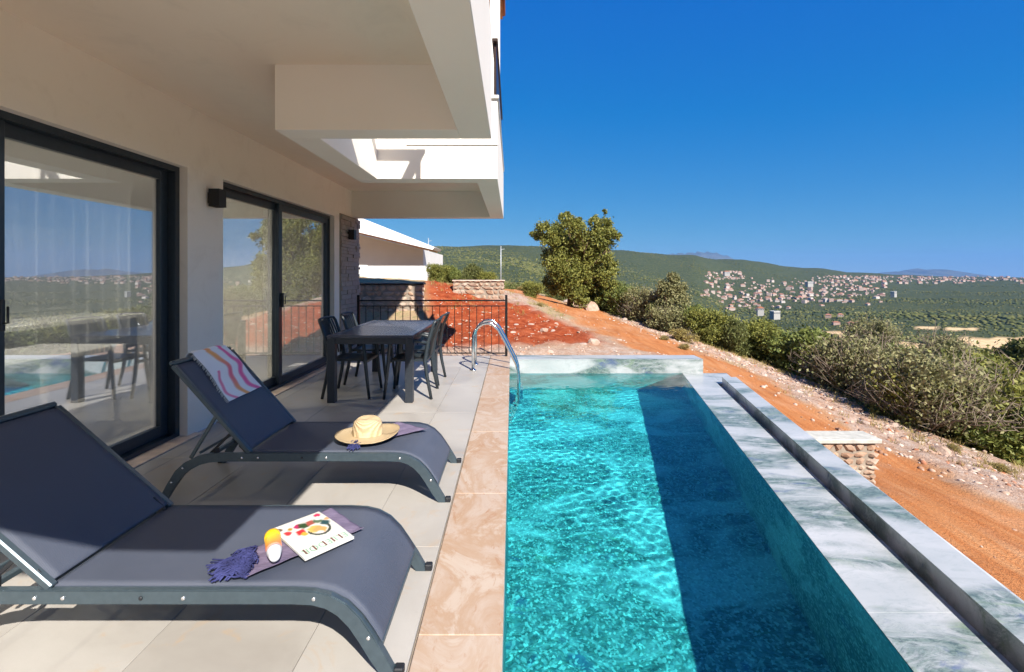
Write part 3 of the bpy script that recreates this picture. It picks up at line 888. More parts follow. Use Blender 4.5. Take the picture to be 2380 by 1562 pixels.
for ya, yb in ((1.1, 4.2), (4.5, 7.6)):
    bx("threshold", "sill_marble", villa, XW - .16, XW + .075, ya, yb, .0002, .012, .002)
# stone cladding at the far corner
k = NT("cladding_stone")
k.col(k.mix(k.rnd(), k.ramp(k.noise(14, 5), [(0.3, (0.27, 0.22, 0.19)), (0.7, (0.42, 0.36, 0.31))]), (0.34, 0.30, 0.27)))
k.set(0.9, spec=0.15); k.bump(k.noise(60, 5, 0.7), 0.6, 0.006); MAT[k.m.name] = k.m
cl = bx("stone_cladding", "mortar", villa, XW + .0005, XW + .010, 7.72, 8.645, .001, 2.438)
hs_ = [B().box(0, .018 + .008 * i, 0, 1, 0, 1, .0).me("stone", "cladding_stone") for i in range(3)]
z = .003; r_ = 0
while z < 2.40:
    h = random.choice([.055, .07, .085]); h = min(h, 2.434 - z)
    y = 7.722
    while y < 8.62:
        w = random.uniform(.16, .34)
        if 8.643 - (y + w) < .08: w = 8.643 - y
        s = mesh_obj("stone", random.choice(hs_), cl)
        s.location = (XW + .0102, y, z); s.scale = (random.uniform(.7, 1.2), w - .006, h - .006)
        y += w
    z += h
# room behind the glass
room = B().box(-8.0, XW - .301, -2.8, 8.4, -.12, -.002).obj("interior_floor", "interior_floor", villa)
bx("interior_wall", "interior_wall", villa, -8.2, -8.0, -2.8, 8.4, -.1, 2.7)
bx("interior_wall", "interior_wall", villa, -8.0, XW - .301, 8.35, 8.399, 0, 2.7)
bx("interior_ceiling", "interior_wall", villa, -8.0, XW - .301, -2.8, 8.35, 2.701, 2.8)
bx("interior_wall", "interior_wall", villa, -5.6, -5.5, -2.7, 1.6, 0, 2.7)
lampm = NT("downlight_glow"); lampm.b.inputs['Emission Color'].default_value = (1, .9, .75, 1); lampm.b.inputs['Emission Strength'].default_value = 40; MAT["downlight_glow"] = lampm.m
for i, (x, y) in enumerate([(-4.4, 2.6), (-4.4, 4.3), (-5.8, 3.4), (-4.6, 6.2)]):
    B().lathe([(.045, 0), (.045, .012)], (x, y, 2.688), 16).obj("downlight", "downlight_glow", villa)
    pl = bpy.data.lights.new("downlight_lamp", 'SPOT'); pl.energy = 70; pl.spot_size = R(150); pl.spot_blend = .6; pl.color = (1, .88, .72); pl.shadow_soft_size = .05
    po = bpy.data.objects.new("downlight_lamp", pl); po.location = (x, y, 2.67); COL.objects.link(po)
def kitchen():
    t = empty("kitchen_island", (-5.3, 5.0, 0), "dark kitchen island with white worktop seen through the near door glass", "kitchen island")
    bx("cabinet", "cabinet_dark", t, -5.7, -4.95, 4.0, 6.2, .0, .86, .004); bx("worktop", "worktop_white", t, -5.75, -4.9, 3.9, 6.3, .861, .91, .004)
    t = empty("kitchen_cupboard", (-7.6, 5.0, 0), "long run of pale kitchen cupboards along the back wall inside", "cupboard")
    for i in range(6):
        bx("door", "worktop_white", t, -7.4, -7.35, 2.2 + i, 3.19 + i, .1, .84, .004)
    bx("body", "cabinet_dark", t, -8.0, -7.401, 2.2, 8.2, 0, .86); bx("worktop", "worktop_white", t, -8.0, -7.3, 2.2, 8.2, .861, .90)
    for i in range(6):
        bx("wall_door", "worktop_white", t, -7.7, -7.66, 2.2 + i, 3.19 + i, 1.5, 2.2, .004)
    t = empty("indoor_table", (-4.2, 3.9, 0), "white framed table standing indoors near the first sliding door", "table")
    bx("tabletop", "worktop_white", t, -4.5, -3.7, 3.1, 4.5, .72, .76, .004)
    for x in (-4.47, -3.77):
        for y in (3.12, 4.44): bx("leg", "worktop_white", t, x, x + .04, y, y + .04, .0, .7195)
    t = empty("sofa", (-4.6, 1.6, 0), "dark grey sofa standing indoors beside the nearest door panel", "sofa")
    bx("seat", "sofa_fabric", t, -5.1, -3.6, 1.3, 2.15, .001, .43, .05); bx("backrest", "sofa_fabric", t, -5.1, -3.6, 1.05, 1.3, .001, .85, .05)
    bx("armrest", "sofa_fabric", t, -3.6, -3.4, 1.1, 2.15, .001, .62, .04)
kitchen()
k = NT("sheer_cloth"); k.t.nodes.remove(k.b)
tr = k.n("ShaderNodeBsdfTransparent"); tl = k.n("ShaderNodeBsdfTranslucent"); tl.inputs[0].default_value = (.8, .8, .8, 1); df = k.n("ShaderNodeBsdfDiffuse"); df.inputs[0].default_value = (.8, .8, .79, 1)
m1 = k.n("ShaderNodeMixShader"); k.l(tl.outputs[0], m1.inputs[1]); k.l(df.outputs[0], m1.inputs[2]); m2 = k.n("ShaderNodeMixShader"); m2.inputs[0].default_value = .22; k.l(tr.outputs[0], m2.inputs[1]); k.l(m1.outputs[0], m2.inputs[2]); k.l(m2.outputs[0], k.out.inputs[0]); MAT["sheer_cloth"] = k.m
for (ya, yb, lb) in [(2.75, 4.05, "sheer white curtain hanging behind the near door glass"), (6.1, 7.4, "sheer white curtain hanging behind the far door glass")]:
    def fn(u, v): return Vector((XW - .42 + .03 * math.sin(u * 62) + .012 * math.sin(u * 23 + 1), ya + u * (yb - ya), .9 + v * 1.72))
    o = B().sheet(fn, 150, 2).obj("sheer_curtain", "sheer_cloth"); prop(o, lb, "curtain")

# wall lamps
def wall_lamp(y, z, x0, label):
    t = empty("wall_lamp", (x0, y, z), label, "wall lamp", "square up and down wall lamps")
    B().box(x0 + .0, x0 + .018, y - .035, y + .035, z - .05, z + .05).obj("bracket", "lamp_black", t)
    m = B(); w = .055; h = .082
    for (a_, b_, c_, d_) in [(x0 + .02, x0 + .026, y - w, y + w), (x0 + .114, x0 + .12, y - w, y + w), (x0 + .0262, x0 + .1138, y - w, y - w + .006), (x0 + .0262, x0 + .1138, y + w - .006, y + w)]:
        m.box(a_, b_, c_, d_, z - h, z + h)
    m.obj("housing", "lamp_black", t)
    B().lathe([(.03, -.05), (.035, .05)], (x0 + .07, y, z), 12).obj("diffuser", "tube_white", t)
wall_lamp(4.41, 2.14, XW, "black box wall lamp on the pillar between the two sliding doors")
wall_lamp(8.05, 2.11, XW + .03, "black box wall lamp on the stone clad corner beyond the doors")

# ------------------------------------------------------------------ sun loungers
def arc(cx, cz, r, a0, a1, n):
    return [(cx + r * math.cos(R(a0 + (a1 - a0) * i / n)), cz + r * math.sin(R(a0 + (a1 - a0) * i / n))) for i in range(n + 1)]
SIDE = [(-2.215, .004), (-2.15, .12), (-2.105, .195), (-2.05, .245), (-1.97, .285), (-1.90, .302), (-1.80, .306), (-.78, .306), (-.70, .302), (-.64, .288), (-.585, .258), (-.535, .208), (-.495, .150), (-.455, .085), (-.405, .002)]
def lounger(yn, width, ang, label):
    t = empty("sun_lounger", (-1.3, yn + width / 2, 0), label, "sun lounger", "sun loungers set side by side on the terrace")
    yf = yn + width
    th = [.045, .052, .058, .058, .056, .055, .052, .052, .052, .054, .056, .056, .056, .056, .05]
    for y in (yn, yf - .028):
        r = B().strip(SIDE, y, y + .028, th)
        bmesh.ops.bevel(r.bm, geom=[e for e in r.bm.edges if abs((e.verts[0].co.y - e.verts[1].co.y)) < 1e-6 and len(e.link_faces) == 2 and abs(e.link_faces[0].normal.dot(e.link_faces[1].normal)) < .5], offset=.004, segments=2, affect='EDGES')
        so = r.obj("side_rail", "lounger_frame", t)
        outer = y if y == yn else y + .028
        sg = -1 if y == yn else 1
        for (bxx, bz, m_) in [(-1.685, .279, "bolt_steel"), (-1.585, .279, "bolt_steel"), (-1.31, .279, "black_plastic"), (-1.16, .279, "bolt_steel"), (-.70, .276, "bolt_steel"), (-.507, .138, "bolt_steel"), (-2.055, .215, "bolt_steel"), (-2.125, .125, "bolt_steel")]:
            m = Matrix.Translation((bxx, outer, bz)) @ Matrix.Rotation(-sg * PI / 2, 4, 'X')
            B().lathe([(.0075, -.001), (.0075, .002), (.005, .0045), (.001, .005)], None, 10, m).obj("bolt", m_, so)
        for fx in (-2.222, -.418):
            B().box(fx, fx + .034 , y - .003, y + .031, 0, .03, .004).obj("foot_cap", "black_plastic", t)
    for (x, z) in [(-1.31, .272), (-.70, .268), (-2.10, .165), (-.478, .095), (-1.72, .272)]:
        B().box(x - .015, x + .015, yn + .0285, yf - .0285, z - .012, z + .012, .003).obj("cross_bar", "lounger_frame", t)
    # seat sling: follows the rails and sags a little in the middle
    sp = [(-1.655, .309), (-1.5, .309), (-1.2, .309), (-.9, .309), (-.78, .309), (-.70, .305), (-.64, .291), (-.582, .261), (-.531, .211), (-.49, .152), (-.466, .112)]
    cum = [0]
    for a_, b_ in zip(sp[:-1], sp[1:]): cum.append(cum[-1] + math.dist(a_, b_))
    def seat(u, v):
        s_ = u * cum[-1]
        x = float(np.interp(s_, cum, [p[0] for p in sp])); z = float(np.interp(s_, cum, [p[1] for p in sp]))
        sag = .016 * math.sin(PI * v) * (math.sin(PI * min(1, u * 1.25)) if u < .8 else 0)
        return Vector((x, yn + .022 + v * (width - .044), z - sag))
    B().sheet(seat, 60, 14, .003).obj("seat_sling", "sling_fabric", t)
    # backrest
    ca, sa = math.cos(R(ang)), math.sin(R(ang))
    px, pz, L = -1.655, .318, .74
    def P(s_, off=0.0): return (px - ca * s_ - sa * off, pz + sa * s_ - ca * off)
    for y in (yn + .006, yf - .034):
        a_, b_ = P(-.02), P(L - .03)
        B().bar((a_[0], y + .014, a_[1]), (b_[0], y + .014, b_[1]), .028, .030, .005, up=(0, 0, 1)).obj("backrest_rail", "lounger_frame", t)
    a_ = P(L - .012)
    B().bar((a_[0], yn + .008, a_[1]), (a_[0], yf - .008, a_[1]), .030, .030, .010).obj("backrest_rail", "lounger_frame", t)
    def back(u, v):
        s_ = .0 + u * (L - .012)
        x, z = P(s_, -.012)
        sag = .018 * math.sin(PI * v) * math.sin(PI * u)
        rnd = .02 * max(0, (u - .93) / .07) ** 2
        return Vector((x + sa * sag * 1 - sa * rnd, yn + .024 + v * (width - .048), z - ca * sag - rnd))
    B().sheet(back, 40, 14, .003).obj("backrest_sling", "sling_fabric", t)
    # adjusting struts and black ratchet
    for y in (yn + .03, yf - .045):
        q = P(.30, .02)
        B().bar((-2.03, y + .008, .262), (q[0], y + .008, q[1]), .012, .022, .002).obj("strut", "lounger_frame", t)
        q2 = P(.16, .02)
        B().bar((-1.94, y + .026, .262), (q2[0], y + .026, q2[1]), .010, .016, .002).obj("strut", "black_plastic", t)
        B().bar((-1.86, y - .0, .25), (-1.86, y - .0, .325), .012, .03, .003).obj("ratchet", "black_plastic", t)
        B().bar((px + .01, y - .012, .30), (px - .05, y - .012, .36), .012, .035, .004).obj("hinge", "black_plastic", t)
    B().bar((-1.965, yn + .03, .30), (-1.965, yf - .03, .30), .016, .016, .003).obj("cross_bar", "lounger_frame", t)
    return t
lounger(1.655, .62, 41, "nearer charcoal sling sun lounger carrying a magazine, lotion bottle and sarong")
lounger(2.925, .64, 48.5, "farther charcoal sling sun lounger with a striped towel on its raised back")
ZSL = .3145

# sarongs with tassels
k = NT("sarong_cloth")
k.col(k.ramp(k.noise(22, 5, 0.6, vec=k.pos(scale=(1, 4, 1), rot=(0, 0, R(38)))), [(0.3, (0.115, 0.095, 0.155)), (0.6, (0.165, 0.135, 0.205)), (0.8, (0.23, 0.19, 0.26))])); k.set(0.9, spec=0.1)
k.bump(k.noise(300, 2), 0.3, 0.001); MAT[k.m.name] = k.m
flat("tassel_thread", (0.045, 0.050, 0.15), 0.9, 0, 0.1, 0, 60, 0.3)
def sarong(quad, tas, ntas, spread, label, seed, z0):
    a, b, c, d = [Vector((*q, 0)) for q in quad]     # a,b at the tassel end (near, far), d,c at the other end
    t = empty("sarong", ((a + c) / 2 + Vector((0, 0, z0))), label, "sarong")
    rs = random.Random(seed)
    def fn(u, v):
        p = (a * (1 - u) + d * u) * (1 - v) + (b * (1 - u) + c * u) * v
        h = .003 + .0035 * abs(math.sin(v * 9 + u * 3)) + .002 * math.sin(u * 14 + v * 5) ** 2
        if v < .08: h += .010 * (1 - v / .08)
        dip = .016 * math.sin(PI * min(1, max(0, (p.y - tas[2]) / .6)))
        return Vector((p.x, p.y, z0 + h - dip * .55))
    B().sheet(fn, 40, 26, .002).obj("cloth", "sarong_cloth", t)
    m = B()
    for i in range(ntas):
        v = rs.random()
        s_ = a * (1 - v) + b * v
        p = s_ + Vector((rs.uniform(-.01, .01), rs.uniform(-.01, .01), 0))
        ang = rs.uniform(0, 2 * PI)
        ex = Vector((tas[0] + spread * math.cos(ang) * math.sqrt(rs.random()), tas[1] + spread * 1.15 * math.sin(ang) * math.sqrt(rs.random()), 0))
        pts = []
        for j in range(6):
            f = j / 5
            q = p.lerp(ex, f) + Vector((.014 * math.sin(f * 7 + i), .012 * math.cos(f * 6 + i * 2), 0)) * (1 if 0 < j else 0)
            pts.append((q.x, q.y, z0 + .006 + rs.uniform(.0, .016) * math.sin(PI * f) + .002))
        m.tube(pts, [.0022, .0022, .002, .002, .0034, .0030], 5)
    o_ = m.obj("fringe", "tassel_thread", t); o_['kind'] = 'stuff'
sarong([(-.965, 1.700), (-1.045, 1.905), (-.86, 2.225), (-.645, 2.04)], (-1.06, 1.775, 1.66), 150, .085, "folded purple sarong with blue tassels lying under the magazine", 5, ZSL)
sarong([(-.985, 3.03), (-1.06, 3.19), (-.86, 3.52), (-.60, 3.36)], (-1.005, 2.975, 2.93), 26, .035, "purple sarong with blue tassels lying under the straw hat", 9, ZSL)

# straw hat
k = NT("straw")
w_ = k.n("ShaderNodeTexWave", wave_type='RINGS'); w_.rings_direction = 'Z'; w_.inputs['Scale'].default_value = 55; w_.inputs['Distortion'].default_value = 1.5
k.l(k.pos(obj=True), w_.inputs['Vector'])
k.col(k.ramp(w_.outputs['Fac'], [(0.0, (0.44, 0.32, 0.18)), (1.0, (0.60, 0.47, 0.29))])); k.set(0.75, spec=0.2); k.bump(w_.outputs['Fac'], 0.9, 0.003); MAT[k.m.name] = k.m
hat = empty("straw_hat", (-.985, 3.20, ZSL + .012), "wide brimmed straw sun hat lying on the farther lounger", "hat")
def brim(u, v):
    a_ = u * 2 * PI; r = .090 + v * .114
    z = .010 + .030 * v * v * (math.cos(a_ - .35) ** 2) * (1 if math.cos(a_ - .35) > 0 else .25) - .006 * math.sin(PI * v)
    return Vector((r * 1.05 * math.cos(a_), r * .95 * math.sin(a_), z))
m = B().sheet(brim, 48, 8, .003); bmesh.ops.remove_doubles(m.bm, verts=m.bm.verts, dist=.0004)
o = m.obj("brim", "straw", hat, False)
def crown(u, v):
    a_ = u * 2 * PI
    prof = [(.096, .008), (.095, .035), (.092, .065), (.087, .092), (.079, .111), (.063, .121), (.041, .119), (.02, .112), (.001, .110)]
    f = v * 8; i = min(int(f), 7); f -= i
    r = prof[i][0] * (1 - f) + prof[i + 1][0] * f; z = prof[i][1] * (1 - f) + prof[i + 1][1] * f
    dent = -.016 * math.exp(-((math.sin(a_)) ** 2) * 8) * max(0, (z - .095) / .02) * (r / .07)
    return Vector((r * 1.06 * math.cos(a_), r * .92 * math.sin(a_), z + dent))
m = B().sheet(crown, 40, 24, 0); bmesh.ops.remove_doubles(m.bm, verts=m.bm.verts, dist=.0004)
m.obj("crown", "straw", hat, False)

# printed things: colours of the print live in a vertex attribute
def printed(name, rough=0.6, coat=0.0, bump=0.0):
    k = NT(name)
    a_ = k.n("ShaderNodeAttribute", attribute_name="print")
    k.col(a_.outputs['Color']); k.set(rough, spec=0.3, coat=coat)
    if bump: k.bump(k.noise(420, 2), bump, 0.002)
    MAT[name] = k.m
printed("towel_print", 0.95, 0, 0.5); printed("cover_print", 0.28, 0.3); printed("label_print", 0.35, 0.3)
def paint(me, fn):
    cols = np.ones((len(me.vertices), 4), np.float32)
    for i, v in enumerate(me.vertices): cols[i, :3] = fn(v.co)
    add_attr(me, "print", cols)

# towel over the back of the farther lounger
tw = empty("towel", (-2.05, 3.3, .78), "white towel with wavy pink and orange stripes hung over the raised backrest", "towel")
ca, sa = math.cos(R(48.5)), math.sin(R(48.5))
TUV = {}
def towel(u, v):
    # u runs down the backrest from behind the top edge, v across it
    s_ = .80 - u * .46
    y = 3.125 + v * .365 + .012 * math.sin(u * 5) - .02 * (u) * (1 - v)
    L = .74
    rip = .006 * (math.sin(v * 11 + u * 4) * .6 + math.sin(v * 5 - u * 9) * .5) + .006
    sg = .012 * math.sin(PI * max(0, min(1, (y - 2.925) / .64)))
    if s_ <= L:
        off = -.017 - rip
        x = -1.655 - ca * s_ - sa * off * -1 * -1; z = .318 + sa * s_ - ca * off
        x = -1.655 - ca * s_ + sa * (-off) ; z = .318 + sa * s_ + ca * (-off)
        return Vector((x + 0, y, z))
    e = s_ - L
    ang = e / .022
    ang = min(ang, 2.6)
    cx_, cz_ = -1.655 - ca * L, .318 + sa * L
    n = Vector((sa, 0, ca)); d = Vector((-ca, 0, sa))
    rr_ = .022 + rip
    p = Vector((cx_, y, cz_)) + n * rr_ * math.cos(ang) + d * rr_ * math.sin(ang)
    return p
m = B().sheet(towel, 90, 70, .0)
mt = m.me("cloth", "towel_print")
N = 71
cols = np.ones((len(mt.vertices), 4), np.float32)
for i in range(len(mt.vertices)):
    u, v = (i // N) / 90, (i % N) / 70
    wv = v + .085 * math.sin(u * 9.5 + .4) + .02 * math.sin(u * 23)
    c = (0.86, 0.84, 0.84)
    for c0, w_, cc in [(.84, .085, (0.86, 0.16, 0.36)), (.50, .085, (0.90, 0.26, 0.16)), (.17, .05, (0.85, 0.25, 0.38))]:
        f = max(0, 1 - (abs(wv - c0) / w_) ** 3)
        if c0 == .17 and u < .5: f = 0
        mixc = cc if c0 != .50 else tuple(a_ * (.5 + .5 * math.sin(u * 8)) + b_ * (.5 - .5 * math.sin(u * 8)) for a_, b_ in zip((0.90, 0.42, 0.14), (0.88, 0.18, 0.26)))
        c = tuple(a_ * (1 - f) + b_ * f for a_, b_ in zip(c, mixc))
    cols[i, :3] = c
add_attr(mt, "print", cols)
to = mesh_obj("cloth", mt, tw)
sol = to.modifiers.new("thick", 'SOLIDIFY'); sol.thickness = .003; sol.offset = 1
fr = B()
for i in range(46):
    u = .14 + .86 * i / 45
    a_ = towel(u, 0); 
    e = a_ + Vector((.004 * math.sin(i * 3), -.022 - .006 * math.sin(i * 5), -.010 + .004 * math.sin(i * 2)))
    fr.tube([a_, (a_ + e) / 2 + Vector((0, 0, .003)), e], [.0022, .0028, .0014], 5)
fo_ = fr.obj("fringe", "paper_white", tw); fo_['kind'] = 'stuff'

# magazine
mg = empty("magazine", (-.86, 2.0, ZSL), "glossy white food magazine with a colourful cover lying on the nearer lounger", "magazine")
o0 = Vector((-.795, 1.80, 0)); uu = Vector((.138, .154, 0)).normalized(); vv = Vector((-uu.y, uu.x, 0))
MW, MH = .207, .315
def MP(a_, b_, z=0): return o0 + uu * a_ + vv * b_ + Vector((0, 0, z))
zb = ZSL + .006
def page(a0, a1, b0, b1, z0, z1, name, mat):
    bm_ = B(); vs = [bm_.bm.verts.new(MP(a_, b_, z_)) for z_ in (z0, z1) for a_, b_ in ((a0, b0), (a1, b0), (a1, b1), (a0, b1))]
    for f in ((3, 2, 1, 0), (4, 5, 6, 7), (0, 1, 5, 4), (1, 2, 6, 5), (2, 3, 7, 6), (3, 0, 4, 7)): bm_.bm.faces.new([vs[i] for i in f])
    return bm_.obj(name, mat, mg)
page(.001, MW - .001, .001, MH - .001, zb, zb + .0075, "pages", "paper_white")
def mag_cover(u, v):
    return MP(u * MW, v * MH, zb + .0085 + .004 * math.sin(PI * v) * u + .003 * (1 - u) * v)
cm = B().sheet(mag_cover, 56, 84, .0006).me("cover", "cover_print")
blobs = [(.15, .72, .07, (.75, .05, .06)), (.34, .62, .09, (.85, .04, .05)), (.24, .80, .05, (.55, .30, .04)), (.40, .79, .08, (.55, .03, .14)), (.36, .54, .06, (.90, .45, .06)),
         (.88, .90, .07, (.85, .03, .12)), (.58, .56, .13, (.80, .52, .12)), (.66, .50, .12, (.90, .40, .14)), (.60, .42, .07, (.85, .80, .74)), (.86, .62, .09, (.03, .09, .10)),
         (.50, .76, .10, (.04, .09, .03)), (.64, .76, .09, (.45, .10, .07)), (.78, .74, .08, (.12, .18, .10)), (.84, .80, .07, (.78, .86, .80)), (.95, .70, .05, (.85, .42, .20)), (.08, .88, .05, (.20, .12, .07))]
def cov(co):
    d = co - o0; u = d.dot(uu) / MW; v = d.dot(vv) / MH
    c = Vector((.62, .61, .56))
    n_ = .5 + .5 * math.sin(u * 31 + math.sin(v * 40)) * math.sin(v * 37 + u * 12)
    if v < .40: c = c.lerp(Vector((.42, .54, .46)), .35 * n_)
    for bu, bv, r_, cc in blobs:
        q = math.hypot((u - bu) * .85, v - bv) / r_ + .35 * (n_ - .5)
        f = max(0, min(1, (1 - q) * 3)); c = c.lerp(Vector(cc) * .75, f)
    # the dark rim of the bowl
    q = abs(math.hypot((u - .66) * .9, (v - .55)) - .185)
    if q < .022 and v < .56: c = Vector((.05, .06, .05))
    return c
paint(cm, cov)
mesh_obj("cover", cm, mg)
def lettering(txt, size, start, base, mat, rot180=True, dz=.0):
    cu = bpy.data.curves.new("lettering", 'FONT'); cu.body = txt; cu.size = size; cu.extrude = .0002; cu.space_character = 1.05
    ob = bpy.data.objects.new("lettering_source", cu); COL.objects.link(ob)
    dg = bpy.context.evaluated_depsgraph_get(); me_ = bpy.data.meshes.new_from_object(ob.evaluated_get(dg)); bpy.data.objects.remove(ob)
    for v in me_.vertices:
        x, y = v.co.x * .78, v.co.y
        q = MP(start - x, base - y) if rot180 else MP(start + x, base + y)
        uq = (q - o0).dot(uu) / MW; vq = (q - o0).dot(vv) / MH
        v.co = Vector((q.x, q.y, mag_cover(uq, vq).z + .0005 + dz))
    me_.materials.clear(); me_.materials.append(MAT[mat]); me_.name = "lettering"
    return mesh_obj("lettering", me_, mg)
lettering("ELLEDOR", .056, .198, .062, "ink_mint")
for i, u in enumerate([.085, .27, .47, .64, .80]):
    page(u * MW, u * MW + .005, .024, .062, zb + .0118 - .002 * (1 - u), zb + .0128 - .0015 * (1 - u), "lettering", "ink_dark")

# lotion bottle
bt = empty("lotion_bottle", (-.955, 1.88, ZSL), "orange and yellow sun lotion bottle with a white cap beside the magazine", "bottle")
ax = Vector((-.113, .195, 0)).normalized()
rotm = ax.to_track_quat('Z', 'Y').to_matrix().to_4x4(); rotm.translation = Vector((-.895, 1.772, ZSL + .034))
bm_ = B().lathe([(.006, .058), (.026, .060), (.029, .075), (.0295, .15), (.027, .185), (.018, .197), (.003, .201)], None, 28, rotm, sq=(1.0, .9))
me_ = bm_.me("bottle_body", "label_print")
# refine along the length for the print
def lab(co):
    s_ = (co - rotm.translation).dot(ax)
    return (.88, .60, .03) if s_ > .14 else ((.86, .20, .06) if s_ > .07 else (.85, .35, .30))
paint(me_, lab); mesh_obj("body", me_, bt)
B().lathe([(.0297, .150), (.0297, .183), (.0255, .189), (.0255, .190)], None, 28, rotm, sq=(1.01, .93)).obj("label", "cap_yellow", bt)
B().lathe([(.008, 0), (.016, .003), (.021, .02), (.027, .05), (.028, .0585), (.006, .0586)], None, 28, rotm, sq=(1, .95)).obj("cap", "tube_white", bt)

# ------------------------------------------------------------------ dining set
tb = empty("dining_table", (-1.575, 6.07, 0), "dark slatted outdoor dining table with square legs", "table")
X0, X1, TY0, TY1, TZ = -2.05, -1.10, 5.19, 6.95, .75
m = B()
m.box(X0, X0 + .07, TY0, TY1, TZ - .03, TZ, .003); m.box(X1 - .07, X1, TY0, TY1, TZ - .03, TZ, .003)
m.box(X0 + .0705, X1 - .0705, TY0, TY0 + .06, TZ - .03, TZ, .003); m.box(X0 + .0705, X1 - .0705, TY1 - .06, TY1, TZ - .03, TZ, .003)
m.obj("tabletop_frame", "table_slat", tb)
ns = 16; pitch = (TY1 - TY0 - .122) / ns
sl = B().box(0, X1 - X0 - .142, 0, pitch - .006, TZ - .02, TZ - .0015, .002).me("slat", "table_slat")
for i in range(ns):
    o = mesh_obj("slat", sl, tb); o.location = (X0 + .071, TY0 + .0635 + i * pitch, 0)
m = B(); m.box(X0 + .02, X1 - .02, TY0 + .02, TY0 + .045, TZ - .10, TZ - .0305, .002).box(X0 + .02, X1 - .02, TY1 - .045, TY1 - .02, TZ - .10, TZ - .0305, .002)
m.box(X0 + .02, X0 + .045, TY0 + .0455, TY1 - .0455, TZ - .10, TZ - .0305, .002).box(X1 - .045, X1 - .02, TY0 + .0455, TY1 - .0455, TZ - .10, TZ - .0305, .002)
m.obj("apron", "dark_table", tb)
for x in (X0 + .001, X1 - .086):
    for y in (TY0 + .001, TY1 - .086):
        bx("leg", "dark_table", tb, x, x + .085, y, y + .085, 0, TZ - .0308, .004)

def make_chair():
    t = empty("garden_chair", (0, 0, 0))
    # side frames: rear leg runs on up into the back post, armrest joins the front leg
    for s in (-1, 1):
        y = .235 * s
        B().tube([(-.275, y * 1.07, 0), (-.225, y * 1.02, .25), (-.20, y, .44), (-.235, y * .98, .66), (-.30, y * .94, .86), (-.325, y * .92, .90)], [.017, .021, .024, .021, .018, .015], 8).obj("rear_leg", "chair_resin", t, False)
        B().tube([(.265, y * 1.07, 0), (.235, y * 1.04, .25), (.215, y * 1.03, .44), (.20, y * 1.05, .62), (.165, y * 1.06, .655)], [.016, .020, .023, .020, .017], 8).obj("front_leg", "chair_resin", t, False)
        B().tube([(-.225, y * 1.0, .64), (-.10, y * 1.08, .668), (.08, y * 1.10, .672), (.175, y * 1.07, .66)], [.018, .022, .023, .018], 8).obj("armrest", "chair_resin", t, False)
    def seat(u, v):
        x = -.20 + .43 * u; y = (v - .5) * .45 * (1 - .04 * u)
        return Vector((x, y, .448 - .022 * math.sin(PI * u) * math.sin(PI * v) - .02 * max(0, u - .85) / .15))
    B().sheet(seat, 12, 12, .022).obj("seat", "chair_resin", t, False)
    m = B(); m.bar((-.20, -.225, .425), (-.20, .225, .425), .022, .035, .004).bar((.21, -.225, .42), (.21, .225, .42), .022, .035, .004); m.obj("seat_frame", "chair_resin", t, False)
    for i in range(8):
        yc = (i - 3.5) * .0545
        def sl_(u, v):
            z = .47 + .41 * u; x = -.205 - .035 * u - .085 * u * u - .02 * (1 - (yc / .21) ** 2) * 1.0
            return Vector((x - .012, yc - .0255 + .051 * v, z))
        mm = B().sheet(sl_, 8, 1, 0); r_ = bmesh.ops.solidify(mm.bm, geom=mm.bm.faces[:], thickness=.008)
        mm.obj("slat", "chair_resin", t, False)
    B().tube([(-.325, -.22, .895), (-.350, -.11, .905), (-.356, 0, .907), (-.350, .11, .905), (-.325, .22, .895)], .014, 8).obj("top_rail", "chair_resin", t, False)
    return t
ch = make_chair(); index_kids()
spots = [(-1.90, 5.62, 0, "left near dark garden chair, its back to the sliding door"), (-1.90, 6.32, 2, "dark garden chair at the far end of the door side of the table"),
         (-1.20, 5.60, 181, "dark garden chair on the pool side, nearest the camera"), (-1.21, 6.28, 178, "dark garden chair on the pool side, nearest the iron fence")]
spots[0] = (-1.90, 5.62, 0, "dark garden chair on the door side of the table, nearer the camera")
for i, (x, y, a_, lb) in enumerate(spots):
    c = ch if i == 0 else copy_tree(ch)
    c.location = (x, y, 0); c.rotation_euler = (0, 0, R(a_)); prop(c, lb, "chair", "dark garden chairs round the dining table")

# ------------------------------------------------------------------ pool ladder
ld = empty("pool_ladder", (-.3, 7.2, 0), "stainless steel pool ladder with two arched handrails", "ladder")
for y in (6.98, 7.45):
    pts = [(-.58, y, .0), (-.58, y, .40)] + [(-.36 + .22 * math.cos(R(a_)), y, .47 + .23 * math.sin(R(a_))) for a_ in (170, 150, 130, 110, 92, 75)] + [(-.20, y, .60), (-.10, y, .42), (-.01, y, .24), (.06, y, .10), (.098, y, -.02), (.105, y, -.16), (.105, y, -1.15)]
    hr = B().tube(pts, .0215, 12).obj("handrail", "stainless", ld)
    B().lathe([(.05, .0005), (.05, .008), (.03, .016), (.022, .03)], (-.58, y, 0), 20).obj("base_flange", "stainless", hr)
for z in (-.42, -.68, -.94):
    bx("step", "stainless", ld, .085, .165, 7.0, 7.43, z, z + .03, .006)

